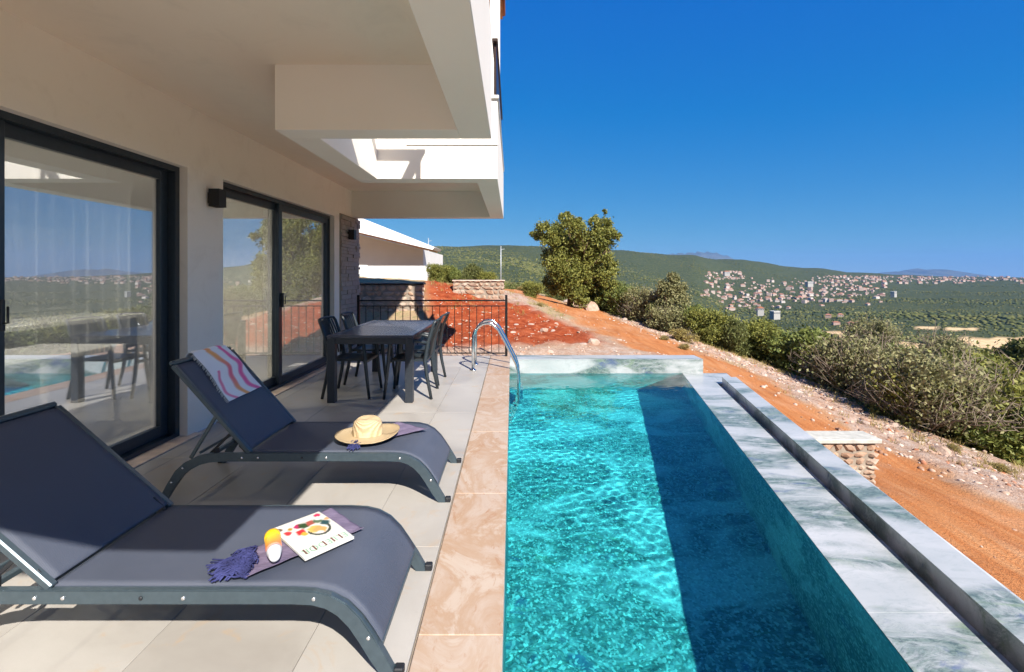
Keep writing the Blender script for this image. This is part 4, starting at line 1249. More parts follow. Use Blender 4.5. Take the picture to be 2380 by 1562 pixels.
# ------------------------------------------------------------------ iron fence
fc = empty("iron_fence", (-1.4, 8.19, 0), "black iron fence with thin balusters closing the end of the terrace", "fence")
FYY = 8.19
for x in (-2.68, -.10):
    B().box(x - .022, x + .022, FYY - .022, FYY + .022, 0, 1.07, .004).obj("post", "black_iron", fc)
bx("rail", "black_iron", fc, -2.657, -.123, FYY - .016, FYY + .016, .96, .985, .003)
bx("rail", "black_iron", fc, -2.657, -.123, FYY - .010, FYY + .010, .868, .886, .002)
bx("rail", "black_iron", fc, -2.657, -.123, FYY - .010, FYY + .010, .045, .063, .002)
bal = B().box(-.0055, .0055, -.0055, .0055, .0635, .8675).me("baluster", "black_iron")
for i in range(1, 20):
    o = mesh_obj("baluster", bal, fc); o.location = (-2.68 + i * 2.58 / 20, FYY, 0)
# the hose that runs over the stones behind the fence
hp = [(-1.32, 8.75), (-1.2, 9.2), (-.95, 9.7), (-.75, 9.1), (-.62, 8.55)]

# ------------------------------------------------------------------ rubble walls
k = NT("rubble_stone")
k.col(k.mix(k.rnd(), k.ramp(k.noise(9, 5, 0.6), [(0.3, (0.36, 0.26, 0.20)), (0.7, (0.52, 0.44, 0.36))]), k.ramp(k.noise(7, 5, 0.6), [(0.3, (0.28, 0.16, 0.105)), (0.7, (0.46, 0.32, 0.22))])))
k.set(0.92, spec=0.15); k.bump(k.noise(45, 6, 0.7), 0.7, 0.01); MAT[k.m.name] = k.m
def rock_mesh(name, seed, sub=2, flatz=.7, mat="rubble_stone", boxy=0.0):
    rs = random.Random(seed)
    bm_ = bmesh.new(); bmesh.ops.create_icosphere(bm_, subdivisions=sub, radius=1)
    ph = [rs.uniform(0, 6) for _ in range(6)]
    for v in bm_.verts:
        p = v.co
        d = 1 + .16 * math.sin(p.x * 2.3 + ph[0]) + .13 * math.sin(p.y * 3.1 + ph[1]) + .12 * math.sin(p.z * 2.7 + ph[2]) + .07 * math.sin(p.x * 6 + p.y * 5 + ph[3])
        if boxy:
            mxv = max(abs(p.x), abs(p.y), abs(p.z)); d *= (1 - boxy) + boxy / mxv * .82
        v.co = Vector((p.x * d, p.y * d, p.z * d * flatz))
    # knock flat facets off
    for _ in range(5):
        n = Vector((rs.uniform(-1, 1), rs.uniform(-1, 1), rs.uniform(-1, 1))).normalized(); lim = rs.uniform(.62, .85)
        for v in bm_.verts:
            t = v.co.dot(n)
            if t > lim: v.co -= n * (t - lim)
    m = bpy.data.meshes.new(name); bm_.to_mesh(m); bm_.free(); m.materials.append(MAT[mat]); return m
WSTONE = [rock_mesh("stone", 100 + i, 1, 1.0, "rubble_stone", .75) for i in range(7)]
def rubble_wall(x0, x1, y, thick, z0, z1, label, cap=None, cap_h=.05, size=(.14, .30), ends=True, seed=1):
    rs = random.Random(seed)
    t = empty("rubble_wall", ((x0 + x1) / 2, y + thick / 2, z0), label, "wall")
    core = bx("core", "mortar", t, x0 + .03, x1 - .03, y + .035, y + thick, z0, z1 - .005)
    def face(a0, a1, put):
        z = z0
        while z < z1 - .03:
            h = min(rs.uniform(size[0] * .55, size[0] * 1.05), z1 - z)
            if z1 - (z + h) < .04: h = z1 - z
            a = a0
            while a < a1 - .02:
                w = min(rs.uniform(size[0] * .8, size[1]), a1 - a)
                if a1 - (a + w) < .06: w = a1 - a
                o = mesh_obj("stone", rs.choice(WSTONE), t)
                put(o, a + w / 2, z + h / 2, w * .56, h * .58, rs)
                a += w
            z += h
    def front(o, a, z, w, h, rs):
        o.matrix_parent_inverse = Matrix.Translation(-t.location); o.location = (a, y + .05, z); o.scale = (w, .065, h); o.rotation_euler = (0, rs.uniform(-.12, .12), rs.choice([0, PI]))
    def side(o, a, z, w, h, rs):
        o.matrix_parent_inverse = Matrix.Translation(-t.location); o.location = (x1 - .05, a, z); o.scale = (.065, w, h); o.rotation_euler = (rs.uniform(-.1, .1), 0, rs.choice([0, PI]))
    face(x0, x1, front)
    if ends: face(y + .04, y + thick, side)
    if cap: bx("capstone", cap, t, x0, x1 + .02, y - .015, y + thick + .01, z1 - .004, z1 + cap_h, .008)
    return t
rubble_wall(2.94, 3.92, 5.0, .26, -1.35, -.375, "short rubble stone wall butting against the outside of the pool", "concrete_cap", .045, (.085, .19), seed=3)
zA = hz(-3, 10.3)
rubble_wall(-5.4, -2.38, 12.5, .35, -.1, 1.16, "rubble retaining wall in the villa's shade behind the iron fence", "cap_metal" if False else "black_iron", .04, (.18, .36), seed=4)
rubble_wall(-1.85, -.24, 14.5, .4, .3, 1.23, "pale rubble wall with a level top beyond the red soil slope", "sill_marble", .03, (.16, .34), seed=5)

# ------------------------------------------------------------------ neighbouring house
nh = empty("neighbour_house", (-6, 21, 1.3), "neighbouring white house with a sloping white edged roof behind the villa", "house")
bx("wall", "plaster_white", nh, -13, -3.98, 21.0, 27, 1.0, 2.55)
B().prism([(-13, 2.551), (-3.98, 2.551), (-3.98, 2.56), (-6.24, 3.09), (-13, 4.69)], 21.0, 27, 0, 'XZ').obj("gable_wall", "plaster_white", nh)
B().prism([(-13, 4.70), (-3.32, 2.405), (-3.32, 2.455), (-13, 4.75)], 19.05, 20.95, 0, 'XZ').obj("eave_boards", "wood_orange", nh)
B().prism([(-13, 4.755), (-3.22, 2.437), (-3.14, 2.54), (-13, 6.45)], 19.0, 20.98, 0, 'XZ').obj("roof", "white_trim", nh)
gw = empty("garden_wall", (-7, 18.3, 1.2), "low white rendered wall in front of the neighbouring house", "wall")
bx("wall", "plaster_white", gw, -13, -3.3, 18.2, 18.4, .9, 1.77); bx("pillar", "plaster_white", gw, -6.1, -5.6, 18.08, 18.195, .9, 1.80, .01)
# thin poles beyond
def pole(x, y, h, label, lampy=False):
    z = hz(x, y); t = empty("utility_pole", (x, y, z), label, "pole")
    B().tube([(x, y, z - .3), (x, y, z + h * .5), (x, y, z + h)], [.028, .024, .018], 8).obj("shaft", "pole_metal", t)
    B().bar((x - .02, y, z + h - .12), (x + .16, y, z + h - .10), .02, .02).obj("arm", "pole_metal", t)
    B().lathe([(.018, 0), (.028, .01), (.02, .03)], (x, y, z + h), 10).obj("cap", "pole_metal", t)
pole(-.48, 20.3, 1.95, "thin grey metal pole beyond the pale rubble wall")
pole(-4.1, 23, 2.0, "short pole topped with an antenna beside the neighbouring roof")

# ------------------------------------------------------------------ rocks
k = NT("field_rock")
k.col(k.mix(k.rnd(), k.ramp(k.noise(6, 5, 0.65), [(0.3, (0.34, 0.235, 0.18)), (0.5, (0.45, 0.35, 0.285)), (0.7, (0.54, 0.47, 0.41))]), k.ramp(k.noise(8, 5), [(0.3, (0.27, 0.145, 0.09)), (0.7, (0.45, 0.30, 0.22))])))
k.set(0.95, spec=0.1); k.bump(k.noise(30, 6, 0.75), 0.8, 0.02); MAT[k.m.name] = k.m
ROCK = [rock_mesh("rock", i, 2, .62, "field_rock") for i in range(6)]
rs = random.Random(11)
def along(pl, t):
    L = [math.dist(a, b) for a, b in zip(pl[:-1], pl[1:])]; s = t * sum(L)
    for (a, b), l in zip(zip(pl[:-1], pl[1:]), L):
        if s <= l: return (a[0] + (b[0] - a[0]) * s / l, a[1] + (b[1] - a[1]) * s / l)
        s -= l
    return pl[-1]
big = [(2048, 978, .16), (2065, 985, .12), (1345, 712, .55), (1320, 705, .35), (1375, 720, .4), (1383, 801, .16), (1356, 803, .1), (1790, 862, .14), (1995, 958, .12), (2190, 1052, .15), (1710, 838, .14), (1265, 770, .12)]
for i, (px, py, s) in enumerate(big):
    p = pix(px, py); o = mesh_obj("rock", ROCK[i % 6]); o.location = (p.x, p.y, p.z + s * .15); o.scale = (s, s * rs.uniform(.7, 1), s * rs.uniform(.7, 1)); o.rotation_euler = (0, 0, rs.uniform(0, 6))
    lab_ = {0: "pale boulder at the verge of the dirt road, largest on that side", 2: "large grey boulder at the foot of the tall tree", 3: "smaller grey boulder left of the large one under the tree", 4: "grey boulder right of the large one under the tree", 5: "white rock on the corner of the red soil patch"}.get(i)
    prop(o, lab_ or "pale pinkish rock scattered along the edge of the dirt road", "rock", None if lab_ else "rocks scattered along the dirt road")
for i in range(190):
    t = rs.random() ** .8
    x, y = along(VERGE, t); q = rs.gauss(0, .42); x += q; y += rs.gauss(0, .45)
    s = rs.choice([.05, .06, .07, .09, .12]) * rs.uniform(.8, 1.3)
    o = mesh_obj("rock", ROCK[rs.randrange(6)]); o.location = (x, y, hz(x, y) + s * .12); o.scale = (s, s * rs.uniform(.6, 1), s * rs.uniform(.5, .9)); o.rotation_euler = (rs.uniform(-.3, .3), rs.uniform(-.3, .3), rs.uniform(0, 6))
    q_ = "below the roadside shrubs at the right" if t > .72 else ("opposite the short stone wall" if t > .5 else ("opposite the pool's far end" if t > .28 else "near the conical tree"))
    sz_ = "larger" if s > .08 else "small"
    prop(o, f"{sz_} pale rock on the dirt road verge {q_}", "rock", f"{sz_} rocks on the verge {q_}")
for i in range(70):
    x, y = rs.uniform(-2.2, 2.6), rs.uniform(8.5, 9.3) if i < 40 else rs.uniform(9.4, 13)
    s = rs.uniform(.03, .09)
    if hz(x, y) < -.6: continue
    o = mesh_obj("rock", ROCK[rs.randrange(6)]); o.location = (x, y, hz(x, y) + s * .1); o.scale = (s, s * rs.uniform(.6, 1), s * rs.uniform(.5, .9)); o.rotation_euler = (0, 0, rs.uniform(0, 6))
    prop(o, "small rock lying on the soil between the terrace end and the dirt road", "rock", "small rocks behind the fence")
# fine rubble nobody could count
def rubble(name, pts_sizes, mat, seed):
    r_ = np.random.default_rng(seed)
    ico = bmesh.new(); bmesh.ops.create_icosphere(ico, subdivisions=1, radius=1)
    bv = np.array([v.co[:] for v in ico.verts]); bf = np.array([[v.index for v in f.verts] for f in ico.faces]); ico.free()
    n = len(pts_sizes); P = pts_sizes[:, :3]; S = pts_sizes[:, 3]
    jit = 1 + r_.uniform(-.25, .25, (n, len(bv), 1))
    sc_ = np.c_[r_.uniform(.7, 1.2, n), r_.uniform(.6, 1.1, n), r_.uniform(.4, .8, n)]
    a = r_.uniform(0, 6.28, n); c_, s_ = np.cos(a), np.sin(a)
    vs = bv[None] * jit * sc_[:, None, :] * S[:, None, None]
    vx = vs[..., 0] * c_[:, None] - vs[..., 1] * s_[:, None]; vy = vs[..., 0] * s_[:, None] + vs[..., 1] * c_[:, None]
    vs = np.stack([vx, vy, vs[..., 2]], -1) + P[:, None, :]
    fs_ = bf[None] + (np.arange(n) * len(bv))[:, None, None]
    o = mesh_obj(name, np_mesh(name, vs.reshape(-1, 3), fs_.reshape(-1, 3), mat)); prop(o, kind='stuff'); return o
k = NT("rubble_mix"); k.col(k.ramp(k.island(), [(0, (0.27, 0.14, 0.085)), (0.4, (0.41, 0.28, 0.205)), (0.8, (0.52, 0.44, 0.375)), (1, (0.33, 0.12, 0.055))])); k.set(0.95, spec=0.1); MAT[k.m.name] = k.m
r_ = np.random.default_rng(5)
n = 6500; tq = r_.random(n)
pts = np.array([along(VERGE, t) for t in tq]) + r_.normal(0, .55, (n, 2))
pt2 = np.c_[r_.uniform(-2.4, 3.1, 900), r_.uniform(8.35, 9.5, 900)]
pt3 = np.c_[r_.uniform(-2.4, 3.0, 1500), r_.uniform(9.0, 15, 1500)]
pt3 = pt3[:1000]
pt3 = pt3[in_poly(pt3[:, 0], pt3[:, 1], RED) | (r_.random(1000) < .15)]
pt4 = np.array([along(ROAD[2:], t) for t in r_.random(160)]) + r_.normal(0, 1.1, (160, 2))
pts = np.vstack([pts, pt2, pt3, pt4])
pts = pts[pts[:, 0] > np.where(pts[:, 1] < 8.2, 2.05 + .2 * pts[:, 1], -99)]
zz = height(pts[:, 0], pts[:, 1])
sz = r_.uniform(.010, .042, len(pts)) * np.where(np.arange(len(pts)) < n, 1.25, .8); rubble("rubble", np.c_[pts, zz + sz * .2, sz], "rubble_mix", 8)

# ------------------------------------------------------------------ foliage
def leaves(centres, radii, n, size, seed, squash=.85, shell=.55, aspect=2.0, up=.0):
    """leaf quads spread through lobes (x,y,z,r)"""
    r_ = np.random.default_rng(seed)
    C = np.asarray(centres, float); Rr = np.asarray(radii, float)
    w = Rr ** 2; k_ = r_.choice(len(C), n, p=w / w.sum())
    d = r_.normal(size=(n, 3)); d /= np.linalg.norm(d, axis=1)[:, None]
    # clumps: pull directions towards random twig directions so gaps open
    nt = 26; tw_ = r_.normal(size=(len(C), nt, 3)); tw_ /= np.linalg.norm(tw_, axis=2)[..., None]
    pick = tw_[k_, r_.integers(0, nt, n)]
    d = d * .42 + pick; d /= np.linalg.norm(d, axis=1)[:, None]
    rad = (shell + (1 - shell) * r_.random(n) ** .6) * (1 + .18 * r_.normal(size=n))
    rad = np.where(r_.random(n) < .12, rad * 1.18, rad)
    P = C[k_] + d * (rad * Rr[k_])[:, None] * np.array([1, 1, squash])
    s = size * r_.uniform(.6, 1.35, n)
    a = r_.normal(size=(n, 3)) + d * .5; a /= np.linalg.norm(a, axis=1)[:, None]
    b = np.cross(a, r_.normal(size=(n, 3))); b /= np.linalg.norm(b, axis=1)[:, None]
    A = a * (s * aspect * .5)[:, None]; Bq = b * (s * .5)[:, None]
    V = np.stack([P - A, P + Bq, P + A, P - Bq], 1).reshape(-1, 3)
    F = np.arange(n * 4).reshape(n, 4)
    return V, F
def limbs(base, targets, r0, seed, name, parent, mat="bark", wc=True, fork=.35):
    rs = random.Random(seed); m = B()
    base = Vector(base)
    cen = Vector((sum(t[0] for t in targets) / len(targets), sum(t[1] for t in targets) / len(targets), sum(t[2] for t in targets) / len(targets)))
    fk = base.lerp(cen, fork)
    m.tube([base - Vector((0, 0, .2)), base.lerp(fk, .5) + Vector((rs.uniform(-.05, .05), rs.uniform(-.05, .05), 0)) * r0 * 8, fk], [r0 * 1.25, r0, r0 * .8], 8)
    for t in targets:
        t = Vector(t); mid = fk.lerp(t, .5) + Vector((rs.uniform(-1, 1), rs.uniform(-1, 1), rs.uniform(-.3, .6))) * r0 * 2
        t = mid.lerp(t, .55)
        m.tube([fk - Vector((0, 0, r0 * .5)), mid, t], [r0 * .5, r0 * .25, r0 * .08], 6)
        for _ in range(3):
            e = mid.lerp(t, rs.random()) + Vector((rs.uniform(-1, 1), rs.uniform(-1, 1), rs.uniform(-.4, .6))) * r0 * 2.2
            m.tube([mid, (mid + e) / 2 + Vector((0, 0, r0)), e], [r0 * .28, r0 * .2, r0 * .07], 5)
    return m.obj(name, mat, parent, wc)
def px_lobes(L, Y, jit, seed, z_off=0):
    rs = random.Random(seed); out = []
    for (px, py, r) in L:
        q = at(px, py, Y); out.append((q.x, Y + rs.uniform(-jit, jit), q.z + z_off, r * Y / FPX))
    return out
def tree(name, lobes, base, n, size, mat, label, cat="tree", seed=1, r0=.12, group=None, squash=.9, shell=.5):
    t = empty(name, base, label, cat, group)
    V, F = leaves([l[:3] for l in lobes], [l[3] for l in lobes], n, size, seed, squash, shell)
    mesh_obj("crown", np_mesh("crown", V, F, mat), t)
    limbs(base, [(l[0], l[1], l[2]) for l in lobes], r0, seed, "trunk", t)
    return t
# the tall tree
YT = 19.0
L = [(1262, 530, 16), (1252, 548, 12), (1280, 548, 22), (1298, 530, 16), (1316, 506, 14), (1322, 525, 18), (1340, 540, 20), (1330, 565, 24), (1300, 572, 24), (1376, 520, 12), (1398, 503, 11), (1404, 522, 18), (1386, 545, 22), (1412, 546, 18),
     (1362, 566, 24), (1428, 552, 9), (1432, 538, 6), (1285, 600, 24), (1315, 605, 28), (1352, 600, 28), (1390, 585, 26), (1405, 610, 20), (1375, 625, 28), (1335, 638, 30), (1298, 635, 22), (1400, 645, 22), (1360, 660, 30), (1320, 668, 24), (1392, 678, 24),
     (1242, 540, 8), (1322, 494, 7), (1308, 500, 6), (1404, 493, 6), (1388, 506, 7), (1345, 512, 7), (1275, 520, 8), (1278, 655, 14), (1415, 668, 14), (1345, 690, 22)]
b0 = pix(1318, 712); b0 = Vector(((1325 - 1191) * YT / FPX, YT, hz((1325 - 1191) * YT / FPX, YT)))
L += [(1275, 555, 22), (1318, 550, 34), (1395, 555, 34), (1355, 590, 44), (1305, 615, 36), (1395, 625, 36), (1345, 650, 40), (1378, 690, 22), (1300, 670, 22)]
lob = px_lobes(L, YT, .9, 3)
tree("olive_tree", lob, b0, 85000, .048, "leaf_olive", "tall olive tree with a broad uneven crown beside the dirt road", seed=3, r0=.11)
# second, narrower tree right of it
L2 = [(1568, 648, 14), (1555, 672, 22), (1585, 675, 22), (1545, 705, 26), (1580, 710, 32), (1598, 745, 26), (1560, 745, 30), (1525, 740, 24), (1590, 775, 26), (1545, 775, 30)]
YT2 = 15.5
bb = Vector(((1565 - 1191) * YT2 / FPX, YT2, hz((1565 - 1191) * YT2 / FPX, YT2)))
tree("conical_tree", px_lobes(L2, YT2, .6, 5), bb, 30000, .038, "leaf_grey", "grey green conical tree standing right of the tall olive", seed=5, r0=.08)

# shrub prototypes at the origin, one metre scale
def shrub_proto(seed, n, size, mat, nl=7, tall=1.0, twigs=0, shell=.45):
    rs = random.Random(seed); lobes = []
    for i in range(nl):
        a = rs.uniform(0, 6.28); d = rs.uniform(.15, .62)
        lobes.append((d * math.cos(a), d * math.sin(a), rs.uniform(.35, .85) * tall, rs.uniform(.26, .42)))
    lobes.append((0, 0, .55 * tall, .5)); lobes.append((.2, -.2, .28, .42)); lobes.append((-.3, .1, .25, .4))
    V, F = leaves([l[:3] for l in lobes], [l[3] for l in lobes], n, size, seed, .85, shell)
    me_c = np_mesh("crown", V, F, mat)
    m = B()
    for l in lobes:
        m.tube([(0, 0, -.1), (l[0] * .4, l[1] * .4, l[2] * .5), (l[0], l[1], l[2])], [.035, .02, .008], 5)
    for i in range(twigs):
        a = rs.uniform(0, 6.28); el = rs.uniform(.35, 1.4); r = rs.uniform(.8, 1.15)
        s = Vector((rs.uniform(-.15, .15), rs.uniform(-.15, .15), 0)); e = Vector((math.cos(a) * math.cos(el), math.sin(a) * math.cos(el), math.sin(el) * tall)) * r
        mid = s.lerp(e, .55) + Vector((rs.uniform(-.1, .1), rs.uniform(-.1, .1), rs.uniform(0, .12)))
        m.tube([s, mid, e], [.011, .007, .003], 4)
        for _ in range(3):
            f = mid.lerp(e, rs.random()); g = f + Vector((rs.uniform(-.2, .2), rs.uniform(-.2, .2), rs.uniform(.0, .22)))
            m.tube([f, g], [.005, .002], 3)
    return me_c, m.me("stems", "twig")
PROTO = {
    'green': [shrub_proto(21, 14000, .038, "leaf_dark"), shrub_proto(22, 14000, .037, "leaf_olive"), shrub_proto(23, 14000, .037, "leaf_fresh")],
    'grey': [shrub_proto(31, 15000, .029, "leaf_grey", twigs=90, shell=.3), shrub_proto(32, 13000, .028, "leaf_grey", twigs=140, shell=.3), shrub_proto(33, 12000, .030, "leaf_olive", twigs=120, shell=.3)],
    'yellow': [shrub_proto(41, 3600, .045, "leaf_yellow", twigs=60)],
}
WORDS = ["first", "second", "third", "fourth", "fifth", "sixth", "seventh", "eighth", "ninth", "tenth", "eleventh", "twelfth", "thirteenth", "fourteenth", "fifteenth", "sixteenth", "seventeenth", "eighteenth", "nineteenth", "twentieth"]
ADJ = {'green': "dense green", 'grey': "twiggy grey green", 'yellow': "dry yellow"}
def shrub(p, s, kind, var, label, group, rot, sz=1.0, name="shrub"):
    t = empty(name, (p[0], p[1], hz(p[0], p[1]) - .05 * s), label, "shrub", group, rz=rot)
    t.scale = (s, s, s * sz)
    mc, ms = PROTO[kind][var]
    for nm, me_ in (("crown", mc), ("trunk", ms)):
        o = bpy.data.objects.new(nm, me_); COL.objects.link(o); o.parent = t
    return t
rs = random.Random(77)
# front row, following the far side of the verge: (x px of its centre, row of its foot, width px, kind)
FRONT = [(1225, 690, 50, 'green'), (1285, 694, 70, 'green'), (1345, 696, 60, 'grey'), (1410, 706, 70, 'green'), (1450, 716, 80, 'green'), (1500, 748, 90, 'green'), (1548, 775, 95, 'grey'), (1590, 800, 60, 'yellow'), (1645, 806, 100, 'green'), (1710, 818, 110, 'grey'),
         (1770, 842, 115, 'green'), (1835, 862, 140, 'green'), (1905, 890, 150, 'green'), (1985, 925, 160, 'grey'), (2060, 965, 175, 'grey'), (2135, 1000, 185, 'grey'), (2210, 1035, 200, 'grey'), (2290, 1062, 200, 'grey'), (2370, 1085, 220, 'green'), (2450, 1110, 260, 'grey')]
for i, (px, py, w, kd) in enumerate(FRONT):
    p = pix(px, py); s = w * p.y / FPX * (.66 if i < 12 else .84)
    s *= [1.12, .82, 1.0, 1.22, .78, 1.05, .9][i % 7]
    p = Vector((p.x + .25 * s, p.y + .75 * s, 0))
    shrub(p, s, kd, rs.randrange(len(PROTO[kd])), f"{ADJ[kd]} shrub, {WORDS[i]} in the front row along the dirt road", "shrubs in the front row along the dirt road", rs.uniform(0, 6), {'grey': 1.05, 'green': .95, 'yellow': .75}[kd])
SECOND = [(1452, 708, 135), (1500, 726, 140), (1630, 770, 120), (1680, 772, 110), (1745, 788, 115), (1815, 800, 135), (1880, 812, 140), (1960, 832, 150), (2030, 850, 150), (2110, 872, 165), (2190, 895, 170), (2270, 915, 180), (2350, 930, 190), (2440, 950, 200)]
for i, (px, py, w) in enumerate(SECOND):
    p = pix(px, py, 9); s = w * p.y / FPX * .72; kd = 'grey' if i in (6, 8, 10) else 'green'
    s = min(s, 2.6) * (.86 if px > 1900 else 1)
    shrub(p, s, kd, rs.randrange(3), f"{ADJ[kd]} shrub, {WORDS[i]} in the row behind the roadside shrubs", "shrubs in the second row below the road", rs.uniform(0, 6), [1.15, .8, 1.0, 1.25, .75][i % 5])
for i, (px, w, Y) in enumerate([(1425, 105, 19.5), (1462, 120, 18), (1500, 125, 17), (1536, 95, 16.2), (1618, 120, 14.8), (1655, 125, 14.2), (1700, 110, 13.9)]):
    s = w * Y / FPX * .56
    shrub(((px - 1191) * Y / FPX, Y), s, 'green' if i not in (2,) else 'grey', (i * 2) % 3, f"rounded {'leafy' if i != 2 else 'grey green'} bush, {WORDS[i]} of those growing round the conical tree", "bushes growing round the conical tree", rs.uniform(0, 6), 1.15, "bush")
# clump beside the neighbouring house
for i, (px, py, w, Y) in enumerate([(1015, 650, 60, 17), (1050, 648, 66, 17.5), (1092, 648, 66, 18), (1135, 650, 60, 18)]):
    q = at(px, py, Y); shrub((q.x, q.y), w * Y / FPX * .55, 'green', (i + 1) % 3, f"bushy green shrub, {WORDS[i]} from the neighbouring house behind the rubble wall", "shrubs beside the neighbouring house", rs.uniform(0, 6), 1.15)
# small plants on the verge and at the corner
for i, (px, py, w) in enumerate([(1590, 812, 40), (1545, 790, 30), (1470, 745, 36), (1255, 712, 24), (2215, 1050, 46), (2330, 1098, 60), (1185, 668, 36), (1215, 676, 34)]):
    p = pix(px, py); s = w * p.y / FPX * .5
    shrub(p, s, 'yellow', 0, f"small dry yellow bush, {WORDS[i]} of those strewn on the verge", "small dry bushes on the verge", rs.uniform(0, 6), .7, "dry_bush")
# dry grass
def tufts(pts, zz, n_bl, h, seed):
    r_ = np.random.default_rng(seed); n = len(pts) * n_bl
    P = np.repeat(np.c_[pts, zz], n_bl, 0) + np.c_[r_.normal(0, .04, (n, 2)), np.zeros(n)]
    d = np.c_[r_.normal(0, .35, (n, 2)), np.ones(n)]; hh = h * r_.uniform(.5, 1.3, n)
    s = np.c_[r_.normal(0, 1, (n, 2)), np.zeros(n)]; s /= np.linalg.norm(s, axis=1)[:, None]; s *= .0055
    V = np.stack([P - s, P + s, P + d * hh[:, None]], 1).reshape(-1, 3)
    return V, np.arange(n * 3).reshape(n, 3)
r_ = np.random.default_rng(12)
pv = np.array([along(VERGE, t) for t in r_.random(900)]) + np.c_[r_.normal(.35, .5, 900), r_.normal(.3, .5, 900)]
pv2 = np.c_[r_.uniform(4.5, 14, 700), r_.uniform(3, 22, 700)]; pv2 = pv2[seg_dist(pv2[:, 0], pv2[:, 1], ROAD) > 2.4]
pv3 = np.c_[r_.uniform(-3, 1.5, 260), r_.uniform(12.5, 22, 260)]; pv3 = pv3[seg_dist(pv3[:, 0], pv3[:, 1], ROAD) > 1.5]
pv = np.vstack([pv, pv2, pv3]); V, F = tufts(pv, height(pv[:, 0], pv[:, 1]), 9, .11, 3)
o = mesh_obj("dry_grass", np_mesh("dry_grass", V, F, "leaf_yellow")); prop(o, kind='stuff')

# scrub covering the slope below (nobody could count it)
def canopy(name, P, S, leaf_n, mat, seed, leaf_frac=.32, squash=.75):
    r_ = np.random.default_rng(seed); n = len(P)
    d = r_.normal(size=(n, leaf_n, 3)); d /= np.linalg.norm(d, axis=2)[..., None]
    rad = r_.uniform(.55, 1.05, (n, leaf_n, 1))
    c = P[:, None, :] + d * rad * S[:, None, None] * np.array([1, 1, squash])
    s = (S[:, None] * leaf_frac * r_.uniform(.6, 1.3, (n, leaf_n)))[..., None]
    a = r_.normal(size=(n, leaf_n, 3)) + d * .3; a /= np.linalg.norm(a, axis=2)[..., None]
    b = np.cross(a, r_.normal(size=(n, leaf_n, 3))); b /= np.linalg.norm(b, axis=2)[..., None]
    V = np.stack([c - a * s, c + b * s * .6, c + a * s, c - b * s * .6], 2).reshape(-1, 3)
    o = mesh_obj(name, np_mesh(name, V, np.arange(len(V)).reshape(-1, 4), mat)); prop(o, kind='stuff'); return o
def scatter(n, r0, r1, th0, th1, seed, power=1.0):
    r_ = np.random.default_rng(seed)
    r = np.exp(math.log(r0) + (math.log(r1) - math.log(r0)) * r_.random(n) ** power); t = np.radians(th0 + (th1 - th0) * r_.random(n))
    x, y = r * np.sin(t), r * np.cos(t); return x, y, r, r_
x, y, r, r_ = scatter(2600, 22, 140, -25, 62, 41)
ok = (seg_dist(x, y, ROAD) > 2.5) & ~((x < 1.5) & (y < 31)) & (np.hypot(x - 2.3, y - 19) > 2.5)
x, y, r = x[ok], y[ok], r[ok]; S = r_.uniform(.5, 1.0, len(x)) * np.clip(r / 45, .7, 1.5)
canopy("scrub", np.c_[x, y, height(x, y) + S * .35], S, 90, "leaf_dark", 42, .13)
x, y, r, r_ = scatter(5000, 120, 420, -30, 62, 43)
S = r_.uniform(1.2, 2.3, len(x)); canopy("scrub", np.c_[x, y, height(x, y) + S * .45], S, 34, "leaf_dark", 44, .24)

# woods in the valley and on the ridge: rounded crowns, joined
k = NT("far_crown")
k.col(k.mix(k.ramp(k.noise(0.009, 7, 0.7), [(0.42, 0), (0.58, 0.8)]), k.ramp(k.island(), [(0, (0.022, 0.036, 0.018)), (0.4, (0.050, 0.066, 0.026)), (0.8, (0.095, 0.105, 0.038)), (1, (0.19, 0.165, 0.07))]), (0.125, 0.125, 0.042)))
k.set(0.95, spec=0.05); MAT[k.m.name] = k.m
x, y, r, r_ = scatter(42000, 380, 2900, -22, 52, 45, .68)
sd, _f = cover(x, y)
pat = np.sin(x * .021 + 1.7 * np.sin(y * .013)) * np.sin(y * .017 + 1.3 * np.sin(x * .009)) + .5 * np.sin(x * .06 + y * .045) * np.sin(y * .05 - x * .03)
ok = (sd < .5) & (pat + r_.normal(0, .25, len(x)) > -1.0)
x, y, r = x[ok], y[ok], r[ok]
S = r_.uniform(1.0, 3.6, len(x)) * np.clip(1.25 - r / 3000, .55, 1.1) * (1 + .5 * np.sin(x * .013 + y * .007))
HOUSE_PX = []
hr = random.Random(5)
def cluster(n, x0, x1, y0, y1, tag):
    for _ in range(n): HOUSE_PX.append((hr.uniform(x0, x1), hr.uniform(y0, y1), tag))
cluster(22, 1648, 1728, 632, 650, 'a'); cluster(26, 1640, 1800, 655, 690, 'a'); cluster(50, 1760, 1920, 652, 705, 'a'); cluster(14, 1680, 1770, 690, 725, 'a')
cluster(52, 1860, 2060, 650, 690, 'a'); cluster(95, 1920, 2385, 643, 660, 'b'); cluster(12, 1905, 2060, 690, 712, 'a'); cluster(10, 1430, 1500, 692, 705, 'a'); cluster(6, 1690, 1850, 700, 728, 'a'); cluster(5, 1920, 2010, 735, 760, 'a')
HP = []
for (a_, b_, tg) in HOUSE_PX:
    p = pix(a_, b_, 380, 3300); HP.append((p, tg))
hx = np.array([h[0].x for h in HP]); hy = np.array([h[0].y for h in HP])
near_h = np.zeros(len(x), bool)
for a_, b_ in zip(hx, hy): near_h |= (np.abs(x - a_) < 5.5) & (y < b_ + 5) & (y > b_ - 9)
x, y, r, S = x[~near_h], y[~near_h], r[~near_h], S[~near_h]
ico = bmesh.new(); bmesh.ops.create_icosphere(ico, subdivisions=1, radius=1)
bv = np.array([v.co[:] for v in ico.verts]); bf = np.array([[v.index for v in f.verts] for f in ico.faces]); ico.free()
